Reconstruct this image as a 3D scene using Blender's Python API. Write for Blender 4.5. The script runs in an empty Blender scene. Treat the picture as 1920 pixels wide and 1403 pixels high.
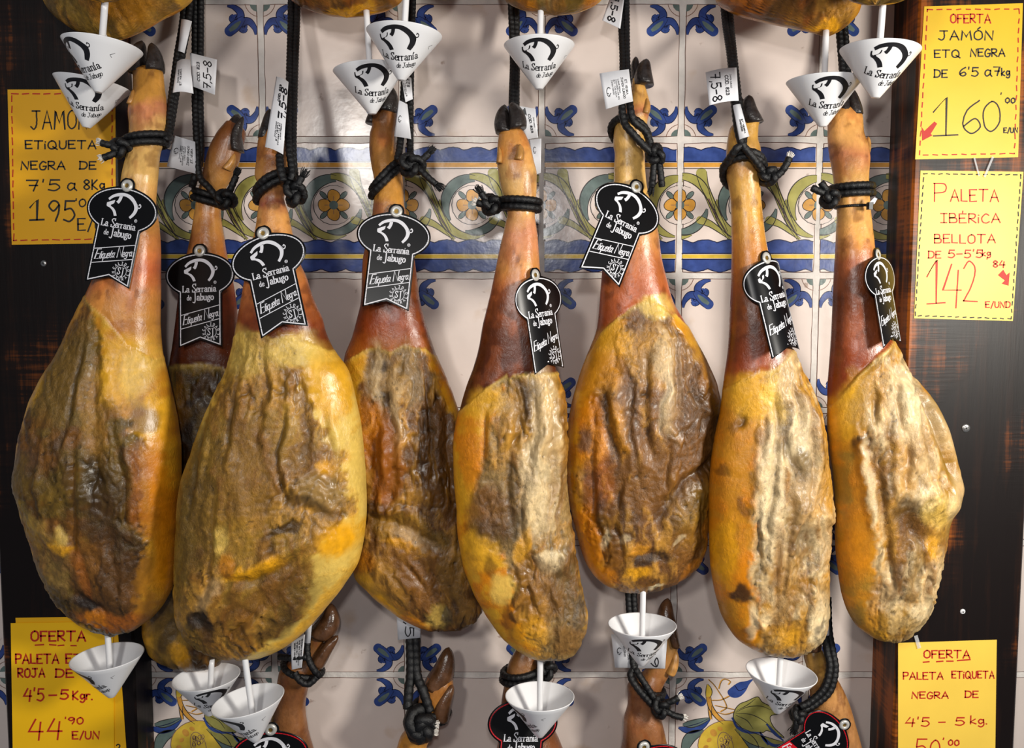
import bpy, math, random
import numpy as np
from mathutils import Vector, geometry

random.seed(7)
sc = bpy.context.scene
COL = sc.collection

# ---------------------------------------------------------------- camera
F_PX, W_PX, H_PX = 1700.0, 1920, 1403
PITCH = math.radians(4.72)
CAM = (0.0, -1.325, 1.60)
cam = bpy.data.cameras.new('camera')
cam.sensor_width = 36.0
cam.lens = 36.0 * F_PX / W_PX
cam.clip_start = 0.02
cam_o = bpy.data.objects.new('camera', cam)
cam_o.location = CAM
cam_o.rotation_euler = (math.pi / 2 - PITCH, 0, 0)
COL.objects.link(cam_o)
sc.camera = cam_o

# ---------------------------------------------------------------- light and exposure
sc.view_settings.view_transform = 'Standard'
sc.view_settings.look = 'None'
sc.view_settings.gamma = 1.0
sc.view_settings.use_curve_mapping = False
sc.view_settings.exposure = 0.08
wd = bpy.data.worlds.new('shop_air')
sc.world = wd
wd.use_nodes = True
wd.node_tree.nodes['Background'].inputs[0].default_value = (0.80, 0.86, 1.0, 1)
wd.node_tree.nodes['Background'].inputs[1].default_value = 0.13


def lamp(name, loc, target, energy, size, color, spread=math.pi):
    l = bpy.data.lights.new(name, 'AREA')
    l.shape = 'DISK'
    l.size = size
    l.energy = energy
    l.color = color
    l.spread = spread
    o = bpy.data.objects.new(name, l)
    o.location = loc
    d = Vector(target) - Vector(loc)
    o.rotation_euler = d.to_track_quat('-Z', 'Y').to_euler()
    COL.objects.link(o)
    return o


lamp('flash_light', (0.02, -1.65, 1.86), (0.02, 0, 1.62), 4.6, 0.07, (1.0, 0.98, 0.97))
lamp('shop_spot', (1.10, -1.15, 1.72), (0.12, -0.12, 1.38), 9.4, 0.26, (1.0, 0.95, 0.86), math.radians(110))
lamp('ceiling_spot', (-0.56, -2.2, 2.14), (-0.24, 0, 1.65), 11.5, 0.2, (1.0, 0.97, 0.92))

CP, SP = math.cos(PITCH), math.sin(PITCH)


def P(x, y, Y=0.0):
    """point in the plane Y (metres in front of the tiles: negative) seen at photo position x, y"""
    dx = (x - 960.0) / F_PX
    dy = (H_PX / 2 - y) / F_PX
    d = (dx, CP + dy * SP, -SP + dy * CP)
    t = (Y - CAM[1]) / d[1]
    return Vector((CAM[0] + d[0] * t, Y, CAM[2] + d[2] * t))


def mpp(Y, y=600):
    return (P(961, y, Y) - P(960, y, Y)).x


def s2l(c):
    out = []
    for v in c[:3]:
        v = v / 255.0
        out.append(v / 12.92 if v <= 0.04045 else ((v + 0.055) / 1.055) ** 2.4)
    return tuple(out)


# ---------------------------------------------------------------- things, parts
def thing(name, label, cat, loc, group=None):
    o = bpy.data.objects.new(name, None)
    o.empty_display_size = 0.02
    o.location = loc
    o['label'] = label
    o['category'] = cat
    if group:
        o['group'] = group
    COL.objects.link(o)
    return o


def tag(o, label, cat, group=None):
    o['label'] = label
    o['category'] = cat
    if group:
        o['group'] = group
    return o


class MB:
    """collects faces in world coordinates for one mesh object"""

    def __init__(s):
        s.v, s.f, s.m = [], [], []

    def add(s, vs, fs, mi=0):
        b = len(s.v)
        s.v += [tuple(p) for p in vs]
        for f in fs:
            s.f.append(tuple(i + b for i in f))
            s.m.append(mi)

    def build(s, name, mats, parent=None, smooth=False, loc=None):
        me = bpy.data.meshes.new(name)
        if parent is not None:
            off = parent.matrix_world_loc if False else wloc(parent)
        else:
            off = Vector(loc) if loc is not None else Vector((0, 0, 0))
        arr = np.array(s.v, dtype=np.float64).reshape(-1, 3) - np.array(off)
        me.from_pydata(arr.tolist(), [], s.f)
        if not isinstance(mats, (list, tuple)):
            mats = [mats]
        for m in mats:
            me.materials.append(m)
        if len(mats) > 1:
            me.polygons.foreach_set('material_index', s.m)
        if smooth:
            me.polygons.foreach_set('use_smooth', [True] * len(me.polygons))
        o = bpy.data.objects.new(name, me)
        COL.objects.link(o)
        if parent is not None:
            o.parent = parent
        else:
            o.location = off
        return o


def wloc(o):
    p = Vector(o.location)
    while o.parent is not None:
        o = o.parent
        p = p + Vector(o.location)
    return p


# ---------------------------------------------------------------- numpy noise
_rng = np.random.RandomState(11)
_TAB = _rng.rand(65536)


def _h(i, j, k):
    return _TAB[(i * 73856093 ^ j * 19349663 ^ k * 83492791) & 65535]


def vnoise(x, y, z):
    xi, yi, zi = np.floor(x).astype(np.int64), np.floor(y).astype(np.int64), np.floor(z).astype(np.int64)
    u, v, w = x - xi, y - yi, z - zi
    u, v, w = (t * t * t * (t * (t * 6 - 15) + 10) for t in (u, v, w))
    r = 0
    for a in (0, 1):
        for b in (0, 1):
            for c in (0, 1):
                r = r + _h(xi + a, yi + b, zi + c) * (u if a else 1 - u) * (v if b else 1 - v) * (w if c else 1 - w)
    return r


def fbm(x, y, z=0.0, o=4, seed=0):
    x = np.asarray(x, float) + seed * 17.31
    y = np.asarray(y, float) - seed * 9.17
    z = np.zeros_like(x) + z + seed * 3.7
    r, a, t = 0, 1.0, 0
    for i in range(o):
        r = r + a * vnoise(x, y, z)
        t += a
        a *= 0.55
        x, y, z = x * 2.03 + 5.1, y * 2.03 + 1.7, z * 2.03 + 3.3
    return r / t


def sstep(a, b, x):
    t = np.clip((x - a) / (b - a + 1e-9), 0, 1)
    return t * t * (3 - 2 * t)


def catmull(pts, n=6):
    pts = [np.array(p, float) for p in pts]
    if len(pts) < 3:
        return pts
    closed = np.allclose(pts[0], pts[-1]) and len(pts) > 3
    out = []
    N = len(pts)
    for i in range(N - 1):
        p1, p2 = pts[i], pts[i + 1]
        p0 = pts[i - 1] if i > 0 else (pts[-2] if closed else 2 * p1 - p2)
        p3 = pts[i + 2] if i + 2 < N else (pts[1] if closed else 2 * p2 - p1)
        for k in range(n):
            t = k / n
            out.append(0.5 * (2 * p1 + (p2 - p0) * t + (2 * p0 - 5 * p1 + 4 * p2 - p3) * t * t + (3 * p1 - p0 - 3 * p2 + p3) * t ** 3))
    out.append(pts[-1])
    return out


# ---------------------------------------------------------------- materials
def new_mat(name):
    m = bpy.data.materials.new(name)
    m.use_nodes = True
    nt = m.node_tree
    return m, nt, nt.nodes['Principled BSDF']


def N(nt, typ, **kw):
    n = nt.nodes.new(typ)
    for k, v in kw.items():
        setattr(n, k, v)
    return n


def mat_plain(name, rgb, rough=0.5, metal=0.0, mottled=0.0, scale=60.0, bump=0.0, bscale=200.0, spec=0.5, coat=0.0, dark=0.6):
    m, nt, b = new_mat(name)
    c = s2l(rgb)
    b.inputs['Roughness'].default_value = rough
    b.inputs['Metallic'].default_value = metal
    b.inputs['Specular IOR Level'].default_value = spec
    b.inputs['Coat Weight'].default_value = coat
    tc = N(nt, 'ShaderNodeTexCoord')
    if mottled > 0:
        no = N(nt, 'ShaderNodeTexNoise')
        no.inputs['Scale'].default_value = scale
        no.inputs['Detail'].default_value = 5
        nt.links.new(tc.outputs['Object'], no.inputs['Vector'])
        r = N(nt, 'ShaderNodeValToRGB')
        r.color_ramp.elements[0].position = 0.3
        r.color_ramp.elements[1].position = 0.7
        r.color_ramp.elements[0].color = (c[0] * (1 - mottled * dark), c[1] * (1 - mottled * dark), c[2] * (1 - mottled * dark), 1)
        r.color_ramp.elements[1].color = tuple(min(1, v * (1 + mottled * 0.5) + 0.02 * mottled) for v in c) + (1,)
        nt.links.new(no.outputs['Fac'], r.inputs['Fac'])
        nt.links.new(r.outputs['Color'], b.inputs['Base Color'])
    else:
        b.inputs['Base Color'].default_value = c + (1,)
    if bump > 0:
        n2 = N(nt, 'ShaderNodeTexNoise')
        n2.inputs['Scale'].default_value = bscale
        n2.inputs['Detail'].default_value = 3
        nt.links.new(tc.outputs['Object'], n2.inputs['Vector'])
        bp = N(nt, 'ShaderNodeBump')
        bp.inputs['Strength'].default_value = bump
        bp.inputs['Distance'].default_value = 0.002
        nt.links.new(n2.outputs['Fac'], bp.inputs['Height'])
        nt.links.new(bp.outputs['Normal'], b.inputs['Normal'])
    return m


def mat_ham():
    m, nt, b = new_mat('cured_ham')
    at = N(nt, 'ShaderNodeVertexColor')
    at.layer_name = 'Col'
    tc = N(nt, 'ShaderNodeTexCoord')
    mp = N(nt, 'ShaderNodeMapping')
    mp.inputs['Scale'].default_value = (1.0, 1.0, 0.7)
    nt.links.new(tc.outputs['Object'], mp.inputs['Vector'])
    no = N(nt, 'ShaderNodeTexNoise')
    no.inputs['Scale'].default_value = 260
    no.inputs['Detail'].default_value = 5
    no.inputs['Roughness'].default_value = 0.65
    nt.links.new(mp.outputs['Vector'], no.inputs['Vector'])
    mr = N(nt, 'ShaderNodeMapRange')
    mr.inputs['From Min'].default_value = 0.25
    mr.inputs['From Max'].default_value = 0.75
    mr.inputs['To Min'].default_value = 0.62
    mr.inputs['To Max'].default_value = 1.28
    nt.links.new(no.outputs['Fac'], mr.inputs['Value'])
    mx = N(nt, 'ShaderNodeMix', data_type='RGBA', blend_type='MULTIPLY')
    fm_ = N(nt, 'ShaderNodeMapRange')
    fm_.inputs['From Min'].default_value = 0.34
    fm_.inputs['From Max'].default_value = 0.44
    fm_.inputs['To Min'].default_value = 0.22
    fm_.inputs['To Max'].default_value = 1.0
    nt.links.new(at.outputs['Alpha'], fm_.inputs['Value'])
    nt.links.new(fm_.outputs['Result'], mx.inputs['Factor'])
    nt.links.new(at.outputs['Color'], mx.inputs[6])
    nt.links.new(mr.outputs['Result'], mx.inputs[7])
    nt.links.new(mx.outputs[2], b.inputs['Base Color'])
    nt.links.new(at.outputs['Alpha'], b.inputs['Roughness'])
    # finer relief where the surface is dry meat, smooth where it is greasy skin
    st = N(nt, 'ShaderNodeMapRange')
    st.inputs['From Min'].default_value = 0.28
    st.inputs['From Max'].default_value = 0.5
    st.inputs['To Min'].default_value = 0.18
    st.inputs['To Max'].default_value = 0.75
    nt.links.new(at.outputs['Alpha'], st.inputs['Value'])
    bp = N(nt, 'ShaderNodeBump')
    bp.inputs['Distance'].default_value = 0.0026
    nt.links.new(st.outputs['Result'], bp.inputs['Strength'])
    nt.links.new(no.outputs['Fac'], bp.inputs['Height'])
    nt.links.new(bp.outputs['Normal'], b.inputs['Normal'])
    b.inputs['Specular IOR Level'].default_value = 0.42
    b.inputs['Coat Weight'].default_value = 0.10
    b.inputs['Coat Roughness'].default_value = 0.22
    return m


def mat_wood(sh=0.0, edge=None):
    m, nt, b = new_mat('dark_stained_wood')
    tc = N(nt, 'ShaderNodeTexCoord')
    mp = N(nt, 'ShaderNodeMapping')
    mp.inputs['Scale'].default_value = (38, 38, 2.2)
    nt.links.new(tc.outputs['Object'], mp.inputs['Vector'])
    n1 = N(nt, 'ShaderNodeTexNoise')
    n1.inputs['Scale'].default_value = 1.6
    n1.inputs['Detail'].default_value = 7
    n1.inputs['Roughness'].default_value = 0.62
    nt.links.new(mp.outputs['Vector'], n1.inputs['Vector'])
    # saw marks across the board
    mp2 = N(nt, 'ShaderNodeMapping')
    mp2.inputs['Scale'].default_value = (9, 9, 190)
    nt.links.new(tc.outputs['Object'], mp2.inputs['Vector'])
    n2 = N(nt, 'ShaderNodeTexNoise')
    n2.inputs['Scale'].default_value = 1.3
    n2.inputs['Detail'].default_value = 2
    nt.links.new(mp2.outputs['Vector'], n2.inputs['Vector'])
    n3 = N(nt, 'ShaderNodeTexNoise')
    n3.inputs['Scale'].default_value = 7
    n3.inputs['Detail'].default_value = 3
    nt.links.new(tc.outputs['Object'], n3.inputs['Vector'])
    pm = N(nt, 'ShaderNodeMapRange')
    pm.inputs['From Min'].default_value = 0.46
    pm.inputs['From Max'].default_value = 0.64
    nt.links.new(n3.outputs['Fac'], pm.inputs['Value'])
    mul = N(nt, 'ShaderNodeMath', operation='MULTIPLY')
    nt.links.new(n2.outputs['Fac'], mul.inputs[0])
    nt.links.new(pm.outputs['Result'], mul.inputs[1])
    add = N(nt, 'ShaderNodeMath', operation='MULTIPLY_ADD')
    nt.links.new(mul.outputs[0], add.inputs[0])
    add.inputs[1].default_value = 0.52
    nt.links.new(n1.outputs['Fac'], add.inputs[2])
    if edge is not None:
        # varnish worn off along the arris next to the tiles
        sx = N(nt, 'ShaderNodeSeparateXYZ')
        nt.links.new(tc.outputs['Object'], sx.inputs[0])
        wr = N(nt, 'ShaderNodeMapRange')
        wr.inputs['From Min'].default_value = edge + 0.022
        wr.inputs['From Max'].default_value = edge
        wr.inputs['To Max'].default_value = 0.16
        nt.links.new(sx.outputs[0], wr.inputs['Value'])
        ad2 = N(nt, 'ShaderNodeMath', operation='ADD')
        nt.links.new(add.outputs[0], ad2.inputs[0])
        nt.links.new(wr.outputs['Result'], ad2.inputs[1])
        add = ad2
    r = N(nt, 'ShaderNodeValToRGB')
    e = r.color_ramp.elements
    e[0].position = 0.56 - sh
    e[0].color = s2l((19, 12, 11)) + (1,)
    e[1].position = 0.98 - sh
    e[1].color = s2l((150, 80, 24)) + (1,)
    x = e.new(0.70 - sh)
    x.color = s2l((32, 18, 13)) + (1,)
    x = e.new(0.82 - sh)
    x.color = s2l((88, 46, 18)) + (1,)
    nt.links.new(add.outputs[0], r.inputs['Fac'])
    nt.links.new(r.outputs['Color'], b.inputs['Base Color'])
    b.inputs['Roughness'].default_value = 0.4
    b.inputs['Specular IOR Level'].default_value = 0.22
    bp = N(nt, 'ShaderNodeBump')
    bp.inputs['Strength'].default_value = 0.28
    bp.inputs['Distance'].default_value = 0.0015
    nt.links.new(add.outputs[0], bp.inputs['Height'])
    nt.links.new(bp.outputs['Normal'], b.inputs['Normal'])
    return m


def mat_glaze(name, rgb, mottled=0.25, scale=35, rough=0.2, bump=0.25, tint=None):
    m = mat_plain(name, rgb, rough, 0, mottled, scale, bump, 45, 0.36, dark=0.55)
    m.node_tree.nodes['Bump'].inputs['Distance'].default_value = 0.0012
    return m


MHAM = mat_ham()
MWOOD = mat_wood()
MWOODR = mat_wood(0.045, P(1677, 1300, -.08).x)
MTILE = mat_glaze('white_glaze', (210, 196, 188), 0.16, 9, 0.2, 0.22)
def specks(m):
    nt = m.node_tree
    b = nt.nodes['Principled BSDF']
    src = b.inputs['Base Color'].links[0].from_socket
    tc = N(nt, 'ShaderNodeTexCoord')
    prev = src
    for sc_, lo, hi, c, f in ((38, .68, .73, (120, 84, 60), .55), (14, .62, .72, (188, 158, 128), .5)):
        n = N(nt, 'ShaderNodeTexNoise')
        n.inputs['Scale'].default_value = sc_
        n.inputs['Detail'].default_value = 4
        nt.links.new(tc.outputs['Object'], n.inputs['Vector'])
        r = N(nt, 'ShaderNodeMapRange')
        r.inputs['From Min'].default_value = lo
        r.inputs['From Max'].default_value = hi
        r.inputs['To Max'].default_value = f
        nt.links.new(n.outputs['Fac'], r.inputs['Value'])
        mx = N(nt, 'ShaderNodeMix', data_type='RGBA')
        nt.links.new(r.outputs['Result'], mx.inputs['Factor'])
        nt.links.new(prev, mx.inputs[6])
        mx.inputs[7].default_value = s2l(c) + (1,)
        prev = mx.outputs[2]
    nt.links.new(prev, b.inputs['Base Color'])


specks(MTILE)
MGROUT = mat_plain('grout', (206, 200, 194), 0.75, 0, 0.30, 40, 0.5, 150)
MEDGE = mat_plain('tile_edge', (98, 68, 56), 0.35, 0, 0.5, 60)
MBLUE = mat_glaze('blue_glaze', (44, 66, 128), 0.55, 55)
MNAVY = mat_glaze('navy_glaze', (24, 30, 62), 0.3, 60)
MTEAL = mat_glaze('grey_green_glaze', (92, 108, 104), 0.45, 45)
MOLIVE = mat_glaze('olive_glaze', (152, 146, 78), 0.4, 45)
MOCHRE = mat_glaze('ochre_glaze', (196, 142, 58), 0.4, 60)
MYEL = mat_glaze('yellow_glaze', (206, 174, 60), 0.35, 50)
MLINE = mat_glaze('brown_line_glaze', (46, 42, 40), 0.3, 60)
MMAUVE = mat_glaze('pale_brown_glaze', (128, 98, 84), 0.3, 60)
MWHITE = mat_plain('white_plastic', (226, 226, 228), 0.28, 0, 0.0, spec=0.5)
MINK = mat_plain('black_ink', (14, 13, 18), 0.45)
MLABEL = mat_plain('label_paper', (214, 214, 218), 0.42, 0, 0.05, 90)
MTAG = mat_plain('black_card', (7, 7, 9), 0.30, 0, 0, spec=0.28)
MTAGW = mat_plain('white_print', (214, 214, 220), 0.4)
MTAGR = mat_plain('red_print', (196, 16, 30), 0.4)
MRIVET = mat_plain('nickel', (200, 198, 192), 0.34, 0.35, bump=0.1)
MHOLE = mat_plain('brass_core', (150, 120, 60), 0.4, 0.8)
MROPE = mat_plain('black_cord', (9, 9, 11), 0.42, 0, 0.3, 300, 0.4, 900, spec=0.38)
MFRAY = mat_plain('pale_core_strands', (214, 208, 200), 0.5)
MHOOF = mat_plain('black_hoof', (34, 27, 25), 0.33, 0, 0.6, 120, 0.5, 260)
MHOOFB = mat_plain('brown_hoof', (84, 52, 26), 0.25, 0, 0.7, 70, 0.35, 200)
MDEW = mat_plain('dewclaw_horn', (170, 120, 58), 0.35, 0, 0.5, 120)
MRED = mat_plain('red_marker', (186, 34, 14), 0.6)
MBLK = mat_plain('black_marker', (30, 26, 24), 0.6)
MSTEEL = mat_plain('steel', (170, 168, 165), 0.3, 0.9)
MTIE = mat_plain('black_nylon', (16, 16, 18), 0.35)
# ---------------------------------------------------------------- pen lettering
# each glyph: strokes separated by ';', a leading ~ rounds the stroke
G_ = {
 'A': "0,0 .35,1 .7,0;.12,.36 .6,.36", 'B': "0,0 0,1;~0,1 .42,.97 .45,.6 0,.52;~0,.52 .55,.47 .55,.05 0,0",
 'C': "~.62,.85 .35,1 .04,.6 .1,.12 .4,0 .64,.15", 'D': "0,0 .03,1;~-.05,1 .5,.9 .62,.45 .42,.05 -.05,0",
 'E': ".58,1 0,1 .02,0 .58,.02;0,.52 .45,.54", 'F': ".55,1 0,1 0,0;0,.52 .42,.54",
 'G': "~.6,.85 .3,1 .02,.55 .12,.05 .45,.02 .6,.4 .32,.42", 'I': ".25,0 .25,1;0,1 .52,1;0,0 .5,0",
 'J': ".1,1 .7,1;~.42,1 .44,.3 .25,0 0,.14", 'K': "0,0 0,1;.5,1 0,.45 .55,0", 'L': "0,1 0,.02 .52,0",
 'M': "0,0 .1,1 .4,.35 .7,1 .82,0", 'N': "0,0 .04,1 .6,.02 .66,1", 'O': "~.35,1 .06,.75 .06,.2 .35,0 .65,.25 .62,.8 .35,1",
 'P': "0,0 0,1;~-.04,1 .5,.95 .5,.55 0,.46", 'Q': "~.35,1 .04,.7 .06,.2 .35,0 .7,.25 .64,.8 .35,1;.42,.28 .82,-.06",
 'R': "0,0 0,1;~0,1 .5,.95 .46,.55 .04,.48;.1,.48 .6,0", 'S': "~.5,.88 .25,1 .02,.78 .25,.52 .5,.25 .25,0 0,.14",
 'T': "0,1 .74,1;.36,1 .34,0", 'U': "~0,1 .02,.2 .3,0 .55,.25 .6,1", 'V': "0,1 .3,0 .6,1",
 '0': "~.28,1 .04,.7 .06,.2 .26,0 .5,.3 .48,.8 .28,1", '1': "0,.62 .36,1 .34,.02;0,0 .66,.03", '2': "~.02,.82 .25,1 .5,.8 .35,.4 .02,.02;.0,.02 .58,.0",
 '3': "~0,.9 .3,1 .45,.75 .15,.52;~.15,.52 .5,.4 .4,0 0,.08", '4': ".3,1 0,.36 .62,.36;.52,.85 .44,-.08",
 '5': ".52,1 .1,1 .06,.56;~.06,.56 .35,.62 .52,.3 .3,0 0,.08", '6': "~.48,1 .14,.7 .02,.25 .25,0 .5,.2 .36,.45 .04,.22",
 '7': "0,1 .52,1 .3,0;.12,.52 .5,.52", '8': "~.25,.52 .04,.78 .25,1 .47,.78 .25,.52 .02,.24 .25,0 .5,.22 .25,.52",
 '9': "~.5,.78 .25,.5 .04,.75 .25,1 .5,.84 .48,.4 .34,0", "'": ".05,1.1 .02,.85", ',': ".1,.08 .0,-.18", '-': "0,.45 .42,.47", '.': "0,.03 .05,.03",
 '/': "0,-.12 .42,1.05", ' ': "", '*': "",
 'a': "~.48,.55 .2,.62 .03,.3 .18,.02 .46,.25;~.48,.62 .46,.2 .6,0", 'b': "0,1 0,0;~0,.12 .25,0 .48,.3 .28,.62 0,.46",
 'c': "~.42,.55 .2,.62 .03,.3 .2,0 .45,.08", 'd': "~.45,.5 .2,.62 .02,.3 .18,0 .46,.14;.47,1 .47,0", 'e': "~.04,.34 .46,.34 .4,.57 .22,.63 .04,.36 .12,.05 .3,0 .48,.1",
 'g': "~.46,.52 .2,.62 .03,.35 .2,.08 .46,.3;~.48,.62 .48,-.1 .25,-.32 .02,-.2", 'i': "0,.6 0,0;.0,.86 .04,.86", 'k': "0,1 0,0;.4,.6 0,.25 .45,0",
 'n': "0,.6 0,0;~0,.42 .2,.62 .4,.52 .43,0", 'o': "~.25,.62 .03,.45 .03,.15 .25,0 .47,.17 .47,.47 .25,.62", 'q': "~.45,.5 .2,.62 .02,.3 .2,.02 .45,.15;.46,.6 .42,-.35",
 'r': "0,.6 0,0;~0,.38 .15,.58 .34,.56", 't': "~.17,.92 .12,.15 .32,.02;0,.6 .36,.6", 'u': "~0,.6 .03,.1 .2,0 .42,.15;.45,.6 .45,0", 'j': "~.1,.6 .1,-.1 -.1,-.3;.1,.86 .14,.86",
 's': "~.36,.52 .18,.62 .04,.46 .34,.18 .18,0 0,.1", 'm': "0,.6 0,0;~0,.42 .18,.62 .32,.5 .34,0;~.34,.42 .52,.62 .66,.5 .68,0", 'l': "0,1 0,0", 'x': "0,.6 .4,0;.4,.6 0,0",
}
ACC = {'Ó': ('O', ".3,1.15 .5,1.38"), 'É': ('E', ".28,1.12 .3,1.32"), 'í': ('n', None), 'ó': ('o', ".3,.75 .45,.95"), 'Ñ': ('N', ".1,1.15 .5,1.2")}
SERIF = {'n': [(-.08, 0, .1, 0), (.33, 0, .54, 0), (-.09, .6, 0, .6)], 'r': [(-.08, 0, .14, 0), (-.09, .6, 0, .6)], 'i': [(-.09, 0, .1, 0), (-.1, .6, 0, .6)],
         'L': [(-.1, 1, .14, 1), (-.1, 0, .1, 0), (.52, 0, .54, .2)], 'd': [(.36, 1, .47, 1), (.47, 0, .58, 0)], 'b': [(-.1, 1, 0, 1)], 'u': [(-.1, .6, 0, .6), (.34, .6, .45, .6), (.45, 0, .56, 0)],
         'S': [(.5, .78, .5, 1.0), (0, 0, 0, .24)], 'J': [(.2, 1, .6, 1)], 'a': [(.5, 0, .6, .03)], 'e': [], 'o': [], 'g': []}


def _parse(s):
    out = []
    for st in s.split(';'):
        if not st:
            continue
        cur = st[0] == '~'
        pts = [tuple(float(v) for v in p.split(',')) for p in st.lstrip('~').split()]
        out.append(catmull(pts, 7) if cur else [np.array(p) for p in pts])
    return out


def glyph(ch, serif=False):
    acc = None
    if ch == 'í':
        st = [_parse("0,.6 0,0")[0], [np.array((0, .74)), np.array((.16, .98))]]
        base = 'i'
    else:
        base = ch
        if ch in ACC:
            base, acc = ACC[ch]
        if serif and base == 'J':
            st = _parse("~.42,1 .42,.0 .3,-.3 .05,-.22")
        elif serif and base == 'a':
            st = _parse("~.05,.5 .22,.63 .42,.52 .42,.0;~.42,.36 .1,.3 .04,.1 .18,0 .42,.12")
        elif serif and base == 'g':
            st = _parse("~.22,.63 .04,.42 .22,.24 .42,.42 .22,.63;~.12,.24 .02,.1 .4,.02 .44,-.16 .2,-.3 .0,-.14 .1,.0;.36,.58 .52,.66")
        else:
            st = _parse(G_.get(base, ''))
        if acc:
            st += _parse(acc)
    if serif:
        for a in SERIF.get(base, []):
            st.append([np.array(a[:2]), np.array(a[2:])])
    w = max([p[0] for s in st for p in s], default=0.32)
    return st, max(w, 0.06)


def text_strokes(s, h=1.0, gap=0.16, serif=False, big=None, jit=0.0):
    """strokes of a line, first letter at x = 0, baseline y = 0, cap height h"""
    out, x = [], 0.0
    rnd = random.Random(s)
    for i, ch in enumerate(s):
        if ch == ' ':
            x += 0.42
            continue
        st, w = glyph(ch, serif)
        k = big.get(i, 1.0) if big else 1.0
        jy = rnd.uniform(-jit, jit)
        for a in st:
            out.append([np.array((x + p[0] * k, p[1] * k + jy)) for p in a])
        x += w * k + gap
    tot = max(x - gap, 0.01)
    return [[p * h for p in a] for a in out], tot * h


def ribbon(mb, pts, wid, fmap, mi=0, nib=None, taper=False, lift=0.0):
    """flat inked stroke: pts in 2D, fmap(u, v, lift) gives the world point"""
    q = [np.array(pts[0], float)]
    for p in pts[1:]:
        if np.linalg.norm(np.array(p) - q[-1]) > 1e-6:
            q.append(np.array(p, float))
    if len(q) < 2:
        return
    n = len(q)
    d = [q[min(i + 1, n - 1)] - q[max(i - 1, 0)] for i in range(n)]
    d = [v / (np.linalg.norm(v) + 1e-12) for v in d]
    q[0] = q[0] - d[0] * wid * 0.35
    q[-1] = q[-1] + d[-1] * wid * 0.35
    vs, fs = [], []
    for i in range(n):
        nn = np.array((-d[i][1], d[i][0]))
        w = wid
        if callable(wid):
            w = wid(i / (n - 1))
        if nib is not None:
            w = wid * (nib + (1 - nib) * abs(d[i][1]))
        if taper:
            t = i / (n - 1)
            w = w * (0.35 + 0.65 * math.sin(math.pi * min(max(t, .08), .92)))
        # keep corners full width
        if 0 < i < n - 1:
            e0, e1 = q[i] - q[i - 1], q[i + 1] - q[i]
            c = float(np.dot(e0, e1) / (np.linalg.norm(e0) * np.linalg.norm(e1) + 1e-12))
            w = w / max(0.55, math.sqrt(max(0.0, (1 + c) / 2)))
        a, b = q[i] + nn * w / 2, q[i] - nn * w / 2
        vs += [fmap(a[0], a[1], lift), fmap(b[0], b[1], lift)]
    for i in range(n - 1):
        fs.append((2 * i, 2 * i + 1, 2 * i + 3, 2 * i + 2))
    mb.add(vs, fs, mi)


def fill(mb, poly, fmap, mi=0, lift=0.0, sub=0):
    poly = [np.array(p, float) for p in poly]
    if np.allclose(poly[0], poly[-1]):
        poly = poly[:-1]
    tris = geometry.tessellate_polygon([[Vector((p[0], p[1], 0)) for p in poly]])
    mb.add([fmap(p[0], p[1], lift) for p in poly], [tuple(t) for t in tris], mi)


def strip_fill(mb, left, right, fmap, mi=0, lift=0.0):
    """band between two polylines of equal length"""
    vs, fs = [], []
    for a, b in zip(left, right):
        vs += [fmap(a[0], a[1], lift), fmap(b[0], b[1], lift)]
    for i in range(len(left) - 1):
        fs.append((2 * i, 2 * i + 1, 2 * i + 3, 2 * i + 2))
    mb.add(vs, fs, mi)


# the pig mark, traced around (540, 360) in units of the printed tag
PIG_BODY = [(325, 300), (370, 255), (430, 225), (500, 210), (570, 215), (630, 240), (680, 285), (715, 335), (728, 375), (715, 430), (690, 470), (655, 507),
            (632, 488), (660, 450), (678, 410), (680, 370), (660, 325), (625, 290), (580, 262), (530, 248), (505, 245), (500, 285), (480, 335), (465, 347), (435, 325),
            (455, 300), (468, 258), (430, 265), (385, 285), (345, 322)]
PIG_FACE = [(320, 355), (335, 345), (380, 330), (418, 308), (410, 350), (372, 382), (420, 410), (455, 450), (475, 495), (440, 502), (415, 450), (372, 412), (320, 395)]
PIG_TAIL = [(705, 325), (728, 362), (750, 358), (758, 335), (742, 316), (734, 330)]


def pig(mb, fmap, cx, cy, s, mi=0, lift=0.0, sx=1.0):
    T = lambda p: ((p[0] - 530) * s * sx + cx, -(p[1] - 358) * s + cy)
    fill(mb, [T(p) for p in PIG_BODY], fmap, mi, lift)
    fill(mb, [T(p) for p in PIG_FACE], fmap, mi, lift)
    ribbon(mb, catmull([T(p) for p in PIG_TAIL], 4), 11 * s, fmap, mi, lift=lift)
# ---------------------------------------------------------------- tiled wall
ROWY = [-258, 2, 262, 517, 770, 1018, 1266, 1512, 1758]
ROWZ = [P(960, y, 0).z for y in ROWY]
TW = 0.2
COLX = [0.0425 + TW * k for k in range(-6, 7)]
wall = MB()
WM = [MTILE, MGROUT, MEDGE, MBLUE, MNAVY, MTEAL, MOLIVE, MOCHRE, MYEL, MLINE, MMAUVE]
iT, iG, iE, iB, iNV, iTE, iOL, iOC, iYE, iLN, iMV = range(11)

# grout bed and solid wall behind it
x0, x1, z0, z1 = COLX[0], COLX[-1], ROWZ[-1], ROWZ[0]
wall.add([(x0, .0006, z0), (x1, .0006, z0), (x1, .0006, z1), (x0, .0006, z1), (x0, .08, z0), (x1, .08, z0), (x1, .08, z1), (x0, .08, z1)],
         [(0, 1, 2, 3), (5, 4, 7, 6), (1, 5, 6, 2), (4, 0, 3, 7), (3, 2, 6, 7), (4, 5, 1, 0)], iG)


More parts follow.
